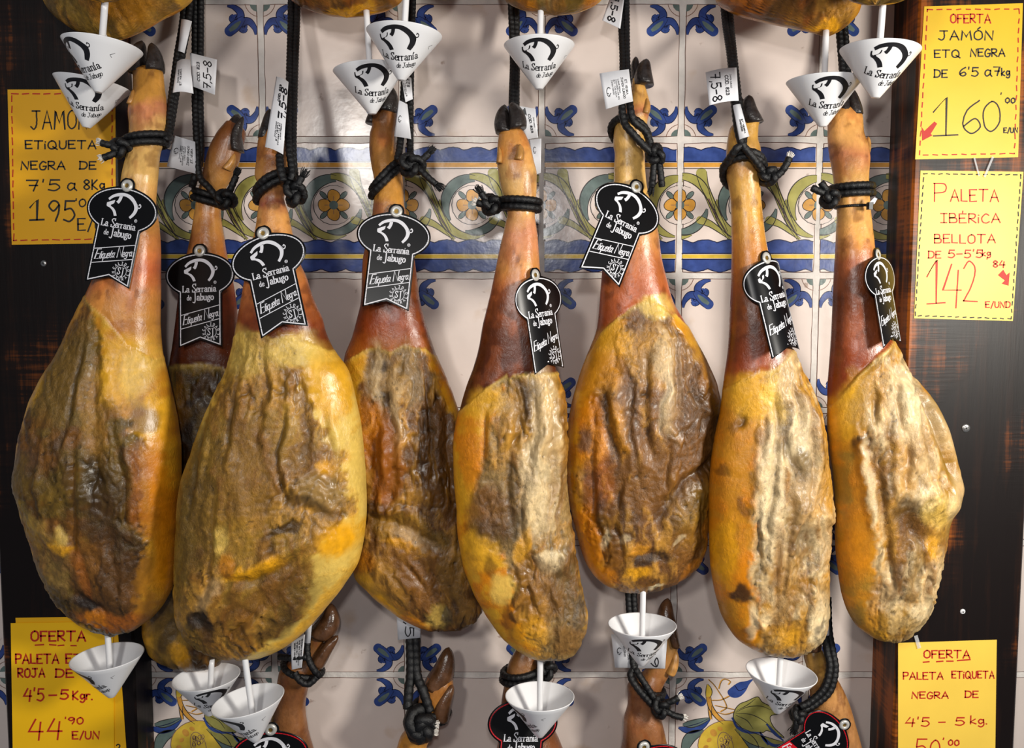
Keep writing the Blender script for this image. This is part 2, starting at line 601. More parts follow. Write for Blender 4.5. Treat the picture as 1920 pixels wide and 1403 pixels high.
def tile_outline(xa, xb, za, zb, inset, seed, n=14):
    pts = []
    cs = [(xa + inset, za + inset), (xb - inset, za + inset), (xb - inset, zb - inset), (xa + inset, zb - inset)]
    for i in range(4):
        p, q = cs[i], cs[(i + 1) % 4]
        for k in range(n):
            t = k / n
            pts.append([p[0] + (q[0] - p[0]) * t, p[1] + (q[1] - p[1]) * t])
    pts = np.array(pts)
    a = fbm(pts[:, 0] * 40, pts[:, 1] * 40, seed * 3.1, 2) - .5
    b = fbm(pts[:, 0] * 40 + 50, pts[:, 1] * 40, seed * 3.1, 2) - .5
    pts[:, 0] += a * .0024
    pts[:, 1] += b * .0024
    # round the four corners a little
    for i in range(4):
        pts[i * n] += (np.array([(xa + xb) / 2, (za + zb) / 2]) - pts[i * n]) * .008
    return pts


sd = 0
for r in range(len(ROWZ) - 1):
    for c in range(len(COLX) - 1):
        sd += 1
        xa, xb, zb, za = COLX[c], COLX[c + 1], ROWZ[r], ROWZ[r + 1]
        f = tile_outline(xa, xb, za, zb, .0052, sd)
        g = tile_outline(xa, xb, za, zb, .0036, sd)
        n = len(f)
        wall.add([(p[0], 0, p[1]) for p in f], [tuple(range(n))], iT)
        vs = [(p[0], 0, p[1]) for p in f] + [(p[0], .0009, p[1]) for p in g]
        wall.add(vs, [(i, n + i, n + (i + 1) % n, (i + 1) % n) for i in range(n)], iE)

LIFT = .00012


def leaf_poly(pts, w0, w1, wm=None, n=6):
    """outline of a leaf following pts; widths at the start, end and middle"""
    c = catmull(pts, n)
    m = len(c)
    L, R = [], []
    for i in range(m):
        t = i / (m - 1)
        d = c[min(i + 1, m - 1)] - c[max(i - 1, 0)]
        d = d / (np.linalg.norm(d) + 1e-9)
        nn = np.array((-d[1], d[0]))
        if wm is None:
            w = w0 + (w1 - w0) * t
        else:
            w = w0 * (1 - t) ** 2 + 2 * wm * t * (1 - t) * 1.5 + w1 * t * t
        L.append(c[i] + nn * w / 2)
        R.append(c[i] - nn * w / 2)
    return L, R


def leaf(pts, w0, w1, fm, mi, wm=None, lift=LIFT, line=1.6, lmi=None, roundend=False):
    L, R = leaf_poly(pts, w0, w1, wm)
    strip_fill(wall, L, R, fm, mi, lift)
    if roundend:
        c = (L[0] + R[0]) / 2
        fill(wall, [c + np.array((math.cos(a), math.sin(a))) * w0 / 2 for a in np.linspace(0, 2 * math.pi, 16)[:-1]], fm, mi, lift * .98)
    if line:
        ribbon(wall, L, line, fm, iLN if lmi is None else lmi, taper=True, lift=lift * 1.7)
        ribbon(wall, R, line, fm, iLN if lmi is None else lmi, taper=True, lift=lift * 1.7)


def ell(cx, cy, rx, ry, ang=0, n=18, wob=0.0):
    ca, sa = math.cos(ang), math.sin(ang)
    o = []
    for k in range(n):
        t = 2 * math.pi * k / n
        w = 1 + wob * math.sin(3 * t + cx)
        x, y = rx * math.cos(t) * w, ry * math.sin(t) * w
        o.append(np.array((cx + x * ca - y * sa, cy + x * sa + y * ca)))
    return o


def arcpts(cx, cy, r, a0, a1, n=9):
    return [np.array((cx + r * math.cos(math.radians(a)), cy - r * math.sin(math.radians(a)))) for a in np.linspace(a0, a1, n)]


def corner(k, r, su, sv):
    """painted fleur in the corner of a plain tile"""
    s = TW / 258
    rj = random.Random(k * 31 + r * 7 + su * 3 + sv)

    def fm(a, b, l):
        return (COLX[k] + su * a * s, -l, ROWZ[r] + sv * b * s)
    for sw in (0, 1):
        q = (lambda pts: [(p[1], p[0]) for p in pts]) if sw else (lambda pts: pts)
        leaf(q([(9, 60), (11, 48), (20, 37), (31, 37), (36, 45), (31, 51), (27, 47)]), 3, 9, fm, iB, wm=15, line=1.6, lmi=iNV)
        leaf(q([(13, 50), (14, 42), (20, 34)]), 3, 9, fm, iB, line=0, lift=LIFT * 1.2)
        fill(wall, ell(*q([(31, 45)])[0], 7.5, 7.5), fm, iB, LIFT * 1.4)
        ribbon(wall, ell(*q([(31, 45)])[0], 3, 3)[:11], 1.2, fm, iNV, lift=LIFT * 2)
    leaf([(30, 30), (44, 43), (58, 55)], 8, 17, fm, iB, wm=16, lift=LIFT * 1.8, line=1.4, lmi=iNV)
    fill(wall, ell(57, 54, 8.8, 9.5, .7), fm, iB, LIFT * 2.1)
    leaf([(36, 36), (46, 45), (57, 53)], 2, 5, fm, iTE, wm=9, lift=LIFT * 2.6, line=0)
    fill(wall, [(7, 7), (19, 6), (17, 12), (12, 17), (6, 19)], fm, iTE, LIFT)
    ribbon(wall, arcpts(0, 0, 29, 14, 76) if False else [(28 * math.cos(t), 28 * math.sin(t)) for t in np.linspace(.2, 1.37, 9)], 1.3, fm, iMV, lift=LIFT * 1.5)


PLAIN = [0, 1, 3, 4, 5, 6, 7]
for r in range(1, len(ROWZ) - 1):
    for k in range(2, len(COLX) - 1):
        for su in (1, -1):
            if r - 1 in PLAIN:
                corner(k, r, su, 1)
            if r in PLAIN:
                corner(k, r, su, -1)


def flower(cx, cy, fm, s=1.0):
    fill(wall, ell(cx, cy, 37 * s, 36 * s), fm, iT, LIFT * 2.2)
    ribbon(wall, ell(cx, cy, 39 * s, 38 * s)[2:16], 1.4, fm, iLN, taper=True, lift=LIFT * 2.4)
    for a in (45, 135, 225, 315):
        x, y = cx + 27 * s * math.cos(math.radians(a)), cy + 27 * s * math.sin(math.radians(a))
        fill(wall, ell(x, y, 9 * s, 4.5 * s, math.radians(a)), fm, iTE, LIFT * 2.5)
        ribbon(wall, ell(x, y, 9 * s, 4.5 * s, math.radians(a)), 1.2, fm, iLN, lift=LIFT * 2.7)
    for a in (0, 90, 180, 270):
        x, y = cx + 17 * s * math.cos(math.radians(a)), cy + 17 * s * math.sin(math.radians(a))
        p = ell(x, y, 13 * s, 12 * s, math.radians(a), wob=.06)
        fill(wall, p, fm, iOC, LIFT * 3)
        ribbon(wall, p + [p[0]], 1.3, fm, iLN, lift=LIFT * 3.3)
        ribbon(wall, [(cx + 10 * math.cos(math.radians(a)), cy + 10 * math.sin(math.radians(a))), (x, y)], 1.2, fm, iMV, lift=LIFT * 3.4)
    fill(wall, ell(cx, cy, 8.5 * s, 8.5 * s), fm, iTE, LIFT * 4)


def frieze(c, r):
    s = TW / 258
    h = ROWZ[r] - ROWZ[r + 1]

    def fm(u, v, l):
        return (COLX[c] + min(max(u, 4), 254) * s, -l, ROWZ[r] - v / 255 * h)
    rj = random.Random(c)
    # scalloped blue bands
    def scallop(yt, yb, up, ph):
        pts = [(6 + i * 4, (yt if up else yb) + (-1 if up else 1) * 6 * abs(math.sin(math.pi * (i * 4 + ph) / 46.0)) + rj.uniform(-.5, .5)) for i in range(62)]
        base = [(6 + i * 4, yb if up else yt) for i in range(62)]
        strip_fill(wall, pts, base, fm, iB, LIFT)
        ribbon(wall, pts, 1.8, fm, iNV, lift=LIFT * 1.6)
        ribbon(wall, base, 2.2, fm, iNV, lift=LIFT * 1.6)
    ph = rj.uniform(0, 46)
    scallop(20, 41, True, ph)
    strip_fill(wall, [(6, 43), (252, 43)], [(6, 51), (252, 51)], fm, iOC, LIFT)
    ribbon(wall, [(6, 54), (252, 54)], 1.4, fm, iLN, lift=LIFT * 1.5)
    scallop(193, 213, True, ph + 12)
    strip_fill(wall, [(6, 215), (252, 215)], [(6, 222), (252, 222)], fm, iYE, LIFT)
    scallop(224, 242, False, ph + 30)
    # scroll: flowers on the joints and in the middle of each tile
    for kx in (0, 129, 258):
        if kx == 258:
            leaf(arcpts(kx, 122, 50, 215, 92, 12), 3, 12, fm, iOL, wm=22, line=1.9)
            leaf(arcpts(kx, 122, 60, 170, 262, 14), 4, 3, fm, iOL, wm=18, line=1.8, lift=LIFT * 1.08)
            continue
        grn = kx != 129
        A = iOL if grn else iTE
        leaf(arcpts(kx, 122, 50, 215, 84, 12), 3, 12, fm, A, wm=22, line=1.9)
        leaf(arcpts(kx, 122, 54, 95, 18, 10) + [np.array((kx + 70, 150)), np.array((kx + 92, 186))], 10, 3, fm, iOL, wm=17, line=1.9, lift=LIFT * 1.15)
        leaf(arcpts(kx, 122, 51, -8, -105, 12), 3, 4, fm, iTE, wm=19, line=1.9, lift=LIFT * 1.22)
        leaf(arcpts(kx, 122, 60, 170, 292, 14), 4, 3, fm, iOL, wm=18, line=1.8, lift=LIFT * 1.08)
        leaf([(kx + 39, 62), (kx + 46, 88), (kx + 64, 124), (kx + 88, 172)], 20, 4, fm, iOL, line=1.9, roundend=True, lift=LIFT * 1.3)
        leaf([(kx + 52, 110), (kx + 68, 142), (kx + 90, 178)], 4, 2, fm, iMV, line=1.2, lift=LIFT * 1.5)
        leaf([(kx + 38, 150), (kx + 58, 158), (kx + 78, 172), (kx + 96, 186)], 15, 4, fm, iOL, line=1.8, roundend=True, lift=LIFT * 1.27)
    for kx in (0, 129, 258):
        flower(kx, 122, lambda u, v, l: fm(u, v, l), .98)


for c in range(2, len(COLX) - 2):
    frieze(c, 2)


def pomegranate(c, r):
    s = TW / 247.7
    h = ROWZ[r] - ROWZ[r + 1]

    def fm(u, v, l):
        return (COLX[c] + u * s, -l, ROWZ[r] - v * s)
    for p in ([(67, 9), (80, 23), (101, 59), (90, 71)], [(86, 26), (90, 12), (97, 8), (107, 12), (104, 18)], [(74, 49), (90, 48), (107, 40)], [(80, 59), (117, 67)],
              [(84, 72), (100, 76), (119, 70)]):
        ribbon(wall, catmull(p, 6), 2.2, fm, iOC, lift=LIFT * .9)
        ribbon(wall, catmull([(a + 1.4, b + .8) for a, b in p], 6), .9, fm, iLN, lift=LIFT)
    leaf([(65, 18), (68, 32), (66, 44)], 2, 6, fm, iYE, wm=13, lift=LIFT)
    leaf([(67, 42), (72, 62), (84, 80), (98, 92)], 9, 8, fm, iOC, lift=LIFT * 1.3)
    leaf([(70, 60), (71, 76), (73, 86)], 7, 4, fm, iOC, lift=LIFT * 1.1)
    leaf([(12, 102), (30, 106), (52, 100), (70, 86)], 3, 4, fm, iB, wm=18, lift=LIFT, lmi=iNV)
    leaf([(20, 96), (40, 94), (70, 84)], 3, 3, fm, iTE, wm=17, lift=LIFT * 1.6)
    leaf([(60, 108), (34, 122), (22, 150)], 4, 8, fm, iTE, wm=24, lift=LIFT)
    fr = ell(99, 136, 49, 48, 0, 28, .02)
    fill(wall, fr, fm, iYE, LIFT * 2)
    ribbon(wall, fr + [fr[0]], 1.4, fm, iMV, lift=LIFT * 2.2)
    for a, b, q in ((78, 112, 6), (70, 126, 4), (90, 104, 4), (120, 150, 6), (64, 140, 4)):
        fill(wall, ell(a, b, q, q * 1.3, a), fm, iOC, LIFT * 2.5)
    se = ell(101, 136, 14, 26, -.25)
    ribbon(wall, se + [se[0]], 1.3, fm, iMV, lift=LIFT * 2.6)
    for i in range(14):
        a, b = 101 + random.uniform(-9, 9), 136 + random.uniform(-18, 18)
        e = ell(a, b, 3, 4)
        ribbon(wall, e + [e[0]], 1.1, fm, iMV, lift=LIFT * 2.7)
    big = catmull([(117, 68), (126, 56), (140, 50), (159, 42), (168, 52), (186, 62), (201, 74), (184, 80), (190, 100), (211, 122), (180, 108), (169, 112), (144, 111), (126, 98), (115, 84), (117, 68)], 5)
    fill(wall, big, fm, iOL, LIFT * 2.8)
    ribbon(wall, big, 1.5, fm, iLN, lift=LIFT * 3)
    for p in ([(119, 72), (140, 62), (165, 60), (186, 68)], [(119, 74), (146, 76), (168, 86), (188, 102)], [(120, 78), (140, 88), (152, 104)], [(122, 68), (140, 58), (155, 46)]):
        ribbon(wall, catmull(p, 6), 1.5, fm, iLN, taper=True, lift=LIFT * 3.2)
    for p in ([(113, 84), (122, 100), (140, 110), (166, 112)], [(166, 112), (172, 122), (180, 134)], [(178, 96), (192, 112), (208, 126)], [(168, 118), (190, 136), (214, 134)]):
        ribbon(wall, catmull(p, 6), 6, fm, iB, taper=True, lift=LIFT * 3.4)
    leaf([(120, 102), (150, 122), (190, 134), (214, 132)], 8, 3, fm, iOL, wm=26, lift=LIFT * 2.4)
    leaf([(128, 108), (150, 132), (164, 160)], 8, 6, fm, iTE, wm=20, lift=LIFT * 2.3)
    fill(wall, catmull([(103, 31), (112, 22), (124, 14), (136, 12), (150, 8), (143, 18), (136, 32), (126, 42), (115, 44), (106, 40), (103, 31)], 5), fm, iB, LIFT * 1.5)
    ribbon(wall, catmull([(116, 20), (124, 30), (136, 26)], 5), 1.4, fm, iNV, lift=LIFT * 2)


pomegranate(3, 6)
pomegranate(7, 6)
pomegranate(5, 7)
ow = wall.build('wall_back', WM)
ow['kind'] = 'structure'


# ---------------------------------------------------------------- timber boards either side
def box(mb, x0, x1, y0, y1, z0, z1, bev=.003, mi=0):
    b = bev
    prof = [(x0 + b, y0), (x1 - b, y0), (x1, y0 + b), (x1, y1), (x0, y1), (x0, y0 + b)]
    n = len(prof)
    vs = [(p[0], p[1], z0) for p in prof] + [(p[0], p[1], z1) for p in prof]
    fs = [(i, (i + 1) % n, n + (i + 1) % n, n + i) for i in range(n)] + [tuple(range(n))[::-1], tuple(range(n, 2 * n))]
    mb.add(vs, fs, mi)


LY, RY = -.060, -.080
b = MB()
box(b, P(9, 1300, LY).x, P(254, 1300, LY).x, LY, -.0002, ROWZ[-1], ROWZ[0])
o = b.build('trim_1', MWOOD)
o['kind'] = 'structure'
b = MB()
box(b, P(1677, 1300, RY).x, P(1907, 1300, RY).x, RY, -.0002, ROWZ[-1], ROWZ[0])
o = b.build('trim_2', MWOODR)
o['kind'] = 'structure'
# ---------------------------------------------------------------- hams
KC = {k: np.array(s2l(v)) for k, v in dict(
    amber=(186, 124, 26), orange=(200, 120, 8), yellow=(212, 156, 34), paleyel=(220, 184, 88), olive=(110, 84, 26), brown=(114, 73, 22), dkbrown=(58, 37, 13),
    grey=(136, 108, 62), pale=(206, 178, 130), black=(28, 21, 18), red=(124, 52, 18), dkred=(74, 32, 14), tan=(172, 124, 46), rust=(154, 84, 20), gold=(222, 156, 12),
    mauve=(104, 67, 28), skin=(190, 134, 58), skinred=(158, 82, 38), khaki=(150, 112, 36), cream=(224, 202, 158), blue=(56, 56, 58), bone=(188, 152, 102), mahog=(90, 42, 16)).items()}


def chain(pts, y):
    p = np.array(sorted(pts, key=lambda t: t[0]), float)
    ys, xs = p[:, 0], p[:, 1]
    d = np.diff(xs) / np.diff(ys)
    m = np.zeros(len(xs))
    m[0], m[-1] = d[0], d[-1]
    for i in range(1, len(xs) - 1):
        a, b = d[i - 1], d[i]
        m[i] = 0 if a * b <= 0 else 2 * a * b / (a + b)
        if a * b <= 0:
            m[i] = 0.0
    y = np.clip(y, ys[0], ys[-1])
    i = np.clip(np.searchsorted(ys, y) - 1, 0, len(ys) - 2)
    h = ys[i + 1] - ys[i]
    t = (y - ys[i]) / h
    return ((1 + 2 * t) * (1 - t) ** 2 * xs[i] + t * (1 - t) ** 2 * h * m[i] + t * t * (3 - 2 * t) * xs[i + 1] + t * t * (t - 1) * h * m[i + 1])


class Ham:
    def fy(s, x, y):
        """front surface (world Y) at photo position"""
        xl, xr, hd, yc = s.at(y)
        u = np.clip((x - (xl + xr) / 2) / max((xr - xl) / 2, 1), -1, 1)
        return yc - hd * math.sqrt(max(0, 1 - abs(u) ** 2.3)) ** 1.0

    def at(s, y):
        xl, xr = float(chain(s.L, np.array([y]))[0]), float(chain(s.R, np.array([y]))[0])
        yc = s.Yc + float(s.lean(y))
        hw = (xr - xl) / 2 * mpp(yc, y)
        return xl, xr, min(hw * float(s.ratio(y)), s.spec.get('maxd', .062)), yc


def make_ham(spec, label, group):
    s = Ham()
    s.L, s.R, s.Yc = spec['L'], spec['R'], spec['Y']
    s.spec = spec
    rt = spec.get('ratio', 0.62)
    yk = spec.get('knee', 560)
    s.ratio = lambda y: np.interp(y, [yk - 120, yk + 130], [0.95, rt])
    ln = spec.get('lean', [(0, 0), (2000, 0)])
    s.lean = lambda y: np.interp(y, [p[0] for p in ln], [p[1] for p in ln])
    y0, y1 = max(s.L[0][0], s.R[0][0]), min(s.L[-1][0], s.R[-1][0])
    n = spec.get('rows', 330)
    M = spec.get('cols', 210)
    t = np.linspace(0, 1, n)
    t = t + 0.0 * t
    ys = y0 + (y1 - y0) * (t * 0.62 + 0.38 * np.sin(t * math.pi / 2))
    xl, xr = chain(s.L, ys), chain(s.R, ys)
    xr = np.maximum(xr, xl + .5)
    # more columns on the side that faces the shop
    a = np.linspace(0, 2 * math.pi, M, endpoint=False)
    th = a + 0.45 * (np.cos(a) - 1)
    ct, sn = np.cos(th), np.sin(th)
    ex = 2 / 2.25
    cx_, sy_ = np.sign(ct) * np.abs(ct) ** ex, np.sign(sn) * np.abs(sn) ** ex
    hwp = (xr - xl) / 2
    px = ((xl + xr) / 2)[:, None] + hwp[:, None] * cx_[None, :]
    py = np.repeat(ys[:, None], M, 1)
    LN = s.lean(ys)
    m_ = np.array([mpp(s.Yc + LN[i], ys[i]) for i in range(n)])
    hw = hwp * m_
    hd = hw * s.ratio(ys)
    hd = np.minimum(hd, spec.get('maxd', 0.062))
    PZ = [P(960, ys[i], s.Yc + LN[i]) for i in range(n)]
    Z = np.array([p.z for p in PZ])
    CX = np.array([(P((xl[i] + xr[i]) / 2, ys[i], s.Yc + LN[i])).x for i in range(n)])
    X = CX[:, None] + hw[:, None] * cx_[None, :]
    Y = s.Yc + s.lean(ys)[:, None] - hd[:, None] * sy_[None, :]
    ZZ = np.repeat(Z[:, None], M, 1)
    nx, ny = cx_[None, :] / np.maximum(hw[:, None], .004), -sy_[None, :] / np.maximum(hd[:, None], .003)
    ln_ = np.sqrt(nx ** 2 + ny ** 2)
    nx, ny = nx / ln_, ny / ln_
    # vertical part of the normal near the lower end
    dh = np.gradient(hw, Z)
    nz = -np.repeat(dh[:, None], M, 1)
    ln_ = np.sqrt(1 + nz ** 2)
    nx, ny, nz = nx / ln_, ny / ln_, nz / ln_

    sd = spec['seed']
    fr = (np.repeat((sn > -.15)[None, :], n, 0)) * 1.0
    w1 = fbm(px / 46, py / 60, sd, 3) - .5
    w2 = fbm(px / 46 + 31, py / 60, sd, 3) - .5
    wx, wy = px + 34 * w1, py + 34 * w2
    f1 = fbm(px / 16, py / 16, sd + 1, 4) - .5
    wx2, wy2 = wx + 16 * f1, wy + 16 * (fbm(px / 14 + 9, py / 14, sd + 2, 3) - .5)
    back = np.repeat((sn < 0)[None, :], n, 0)
    # leaning grain: along the leg
    g = spec.get('grain', 0.0)
    gx = px * math.cos(g) + py * math.sin(g)
    gy = -px * math.sin(g) + py * math.cos(g)
    ang = th[None, :] * 60 + 0 * px
    st = fbm((gx + 46 * w1) / 9.0, (gy + 30 * w2) / 34, sd + 4, 4) - .5
    st2 = fbm((gx + 70 * w1) / 27, (gy + 40 * w2) / 80, sd + 5, 4) - .5
    hi = fbm(px / 5, py / 6, sd + 6, 3) - .5
    rid = np.abs(fbm((gx + 24 * w1) / 26, gy / 60, sd + 7, 3) - .5) * 2
    lo = fbm(px / 70, py / 90, sd + 8, 3) - .5

    # --- skin
    sk = spec.get('skin')
    if sk:
        q = np.array(sk, float)
        yb = np.interp(px + 5 * f1, q[:, 0], q[:, 1]) + 10 * f1
        flesh = sstep(-3, 3, py - yb)
        flesh_e = np.exp(-((py - yb) / 7.0) ** 2)
    else:
        flesh = np.ones_like(px) * spec.get('flesh', 1.0)
        flesh_e = 0 * px
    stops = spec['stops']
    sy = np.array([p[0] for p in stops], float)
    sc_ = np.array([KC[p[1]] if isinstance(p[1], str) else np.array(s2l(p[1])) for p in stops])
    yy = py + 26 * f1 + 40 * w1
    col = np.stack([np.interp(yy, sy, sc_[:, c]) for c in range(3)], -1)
    bl = sstep(.06, .24, fbm(px / 30, py / 44, sd + 9, 3) - .5)[..., None]
    col = col * (1 - .45 * bl) + KC['skinred'] * .45 * bl * .8
    col = col * (1 + .5 * st[..., None] * .6 + .22 * hi[..., None])
    dk = sstep(.08, .26, fbm(px / 17, py / 24, sd + 21, 4) - .5)[..., None]
    col = col * (1 - .5 * dk) + KC['mahog'] * .5 * dk
    ye = sstep(.05, .22, fbm(px / 24, py / 50, sd + 22, 3) - .5)[..., None]
    col = col * (1 + .22 * ye)
    if spec.get('darkleft'):
        pass
    # --- flesh: fat round the edges, lean face inside
    fl = np.array(spec['fl'], float)
    frr = np.array(spec['fr'], float)
    lx = np.interp(py, fl[:, 0], fl[:, 1]) + 40 * f1 + 16 * w2
    rx = np.interp(py, frr[:, 0], frr[:, 1]) + 40 * f1 + 16 * w2
    face = sstep(-7, 9, px - lx) * sstep(-9, 7, rx - px) * fr
    fa, fb = KC[spec['fat'][0]], KC[spec['fat'][1]]
    k = sstep(-.16, .18, f1 * .7 + lo)[..., None]
    fat = fa * k + fb * (1 - k)
    fat = fat * (1 + .35 * lo[..., None] + .25 * hi[..., None])
    ma, mb_, mc = (KC[c] for c in spec['meat'])
    k = sstep(-.12, .14, lo + .5 * f1)[..., None]
    meat = ma * k + mb_ * (1 - k)
    k = sstep(.02, .22, st2 + .6 * st)[..., None]
    meat = meat * (1 - .75 * k) + mc * .75 * k
    meat = meat * np.clip(1 + 1.35 * st[..., None] + .8 * hi[..., None], .25, 1.8)
    fc = fat * (1 - face[..., None]) + meat * face[..., None]
    if sk:
        fc = fc * (1 - .5 * flesh_e[..., None]) + KC['paleyel'] * .5 * flesh_e[..., None] * .85
    col = col * (1 - flesh[..., None]) + fc * flesh[..., None]
    rough = .30 * (1 - flesh) + flesh * (.36 * (1 - face) + .43 * face)
    wr = 1 - np.abs(2 * fbm((gx + 60 * w1) / 13, (gy + 50 * w2) / 24, sd + 15, 4) - 1)
    disp = flesh * face * (.0030 * st + .0060 * st2 + .0016 * hi + .006 * lo + .0034 * (wr - .8) * sstep(-.12, .12, lo + .6 * w2)) + flesh * (1 - face) * (.0010 * f1 + .0035 * lo) + (1 - flesh) * (.0012 * lo + .0003 * st)
    # cracks along the grain
    cr = (1 - sstep(0, .16, rid)) * face * flesh * sstep(-.05, .12, lo + .5 * w2)
    disp -= .0022 * cr
    col = col * (1 - .55 * cr[..., None])
    disp += flesh_e * .0006 * np.sign(flesh - .5)
    # --- individual marks
    for b in spec.get('blobs', []):
        bx, by, brx, bry, ang_, key, al = b[:7]
        soft = b[7] if len(b) > 7 else .35
        a_ = math.radians(ang_)
        dx, dy = wx2 - bx, wy2 - by
        e = np.sqrt(((dx * math.cos(a_) + dy * math.sin(a_)) / brx) ** 2 + ((-dx * math.sin(a_) + dy * math.cos(a_)) / bry) ** 2)
        mk = (1 - sstep(1 - soft, 1 + soft, e)) * al * fr
        cc = KC[key] * (1 + .5 * st[..., None] + .4 * hi[..., None])
        col = col * (1 - mk[..., None]) + cc * mk[..., None]
    for rr in spec.get('ridges', []):
        wd_, ht, pts = rr[:3]
        c = np.array(catmull(pts, 8))
        best = np.full(px.shape, 1e9)
        bt = np.zeros(px.shape)
        qx, qy = px + 14 * w1 + 5 * f1, py + 14 * w2
        for i in range(len(c) - 1):
            p, q = c[i], c[i + 1]
            d = q - p
            L2 = d @ d + 1e-9
            tt = np.clip(((qx - p[0]) * d[0] + (qy - p[1]) * d[1]) / L2, 0, 1)
            ds = (qx - p[0] - d[0] * tt) ** 2 + (qy - p[1] - d[1] * tt) ** 2
            up = ds < best
            best = np.where(up, ds, best)
            bt = np.where(up, (i + tt) / (len(c) - 1), bt)
        fall = np.exp(-best / (wd_ * wd_)) * fr * np.clip(4 * np.minimum(bt, 1 - bt) + .25, 0, 1)
        disp += ht * .001 * fall
        if len(rr) > 3:
            kk = (fall * rr[4])[..., None]
            col = col * (1 - kk) + KC[rr[3]] * kk
    # pale mould specks and dark pits
    sp = sstep(.23, .29, fbm(px / 9, py / 9, sd + 12, 3) - .5 + .10 * (fbm(px / 60, py / 60, sd + 13, 2) - .5) + .35 * (spec.get('mould', 0) - 1)) * flesh * fr
    col = col * (1 - .7 * sp[..., None]) + KC['paleyel'] * .7 * sp[..., None]
    disp += .0006 * sp
    pt = sstep(.27, .35, .5 - fbm(px / 8, py / 11, sd + 14, 3)) * flesh * face
    col = col * (1 - .6 * pt[..., None])
    disp -= .0009 * pt
    rough = np.clip(rough + .25 * f1 + .1 * hi - .10 * sstep(.05, .2, lo) * flesh, .22, .62)
    tipfade = np.clip(hw / .012, 0, 1)[:, None]
    disp = disp * tipfade * np.where(back, .4, 1.0)
    X, Y, ZZ = X + nx * disp, Y + ny * disp, ZZ + nz * disp
    base = Vector((float(CX[-1]), s.Yc, float(Z[-1])))
    V = np.stack([X, Y, ZZ], -1).reshape(-1, 3)
    cap0 = np.array([[CX[0], s.Yc + s.lean(y0), Z[0] + hw[0] * .12]])
    cap1 = np.array([[CX[-1], s.Yc + s.lean(y1), Z[-1] - .001]])
    V = np.concatenate([V, cap0, cap1]) - np.array(base)
    i = np.arange(n - 1)[:, None] * M
    j = np.arange(M)[None, :]
    j2 = (j + 1) % M
    quads = np.stack([i + j, i + j2, i + M + j2, i + M + j], -1).reshape(-1, 4)
    jj = np.arange(M)
    jj2 = (jj + 1) % M
    t0 = np.stack([np.full(M, n * M), jj2, jj], -1)
    t1 = np.stack([np.full(M, n * M + 1), (n - 1) * M + jj, (n - 1) * M + jj2], -1)
    me = bpy.data.meshes.new('ham_body')
    nv, nq = len(V), len(quads)
    me.vertices.add(nv)
    me.vertices.foreach_set('co', V.astype(np.float32).ravel())
    loops = np.concatenate([quads.ravel(), t0.ravel(), t1.ravel()])
    me.loops.add(len(loops))
    me.loops.foreach_set('vertex_index', loops.astype(np.int32))
    starts = np.concatenate([np.arange(nq) * 4, nq * 4 + np.arange(2 * M) * 3])
    me.polygons.add(len(starts))
    me.polygons.foreach_set('loop_start', starts.astype(np.int32))
    me.polygons.foreach_set('use_smooth', np.ones(len(starts), dtype=bool))
    me.update(calc_edges=True)
    at = me.color_attributes.new('Col', 'FLOAT_COLOR', 'POINT')
    C4 = np.concatenate([np.clip(col, .003, .95).reshape(-1, 3), rough.reshape(-1, 1)], -1)
    C4 = np.concatenate([C4, C4[:1], C4[-1:]])
    at.data.foreach_set('color', C4.astype(np.float32).ravel())
    me.materials.append(MHAM)
    me.validate()
    root = thing('cured_ham', label, 'ham', base, group)
    o = bpy.data.objects.new('ham_body', me)
    COL.objects.link(o)
    o.parent = root
    s.root = root
    s.spec = spec
    for h in spec.get('hoof', []):
        claw('hoof', root, h, s.Yc + s.lean(y0), MHOOFB if spec.get('brownhoof') else MHOOF)
    for h in spec.get('dew', []):
        claw('dewclaw', root, h, s.Yc + s.lean(h[1]), MDEW)
    return s


def claw(name, root, h, Yc, mat):
    """horn claw: base x,y, tip x,y, width in px, depth in m, offset in depth"""
    bx, by, tx, ty, w, dep = h[:6]
    yo = h[6] if len(h) > 6 else 0.0
    bend = h[7] if len(h) > 7 else 0.12
    A, B = np.array((bx, by), float), np.array((tx, ty), float)
    d = B - A
    L = np.linalg.norm(d)
    d /= L
    nn = np.array((-d[1], d[0]))
    mb = MB()
    n, M = 16, 18
    Y0 = Yc + yo
    m = mpp(Y0, by)
    rings = []
    for i in range(n):
        t = i / (n - 1)
        c = A + d * L * t + nn * bend * w * math.sin(t * math.pi)
        r = (1 - .10 * math.sin(t * 3.1)) * max(0.0, 1 - t ** 2.3) ** .62 * (0.98 + .10 * math.sin(min(1, t * 3) * math.pi / 2))
        r = max(r, .03)
        ring = []
        for k in range(M):
            a = 2 * math.pi * k / M
            q = c + nn * (w / 2) * r * math.copysign(abs(math.cos(a)) ** .9, math.cos(a))
            p = P(q[0], q[1], Y0)
            yy = Y0 - dep * 1.25 * r * math.sin(a) * (1 - .25 * t)
            rings.append((p.x, yy, p.z))
    fs = []
    for i in range(n - 1):
        for k in range(M):
            fs.append((i * M + k, i * M + (k + 1) % M, (i + 1) * M + (k + 1) % M, (i + 1) * M + k))
    fs.append(tuple(range(M))[::-1])
    fs.append(tuple(range((n - 1) * M, n * M)))
    mb.add(rings, fs)
    return mb.build(name, mat, root, smooth=True)
FR = 'cured hams hanging in the middle row'
SK = [(60, 'skin'), (200, 'skin'), (300, 'skin'), (420, (206, 140, 66)), (520, 'skinred'), (600, 'red'), (700, 'dkred')]
HS = {}
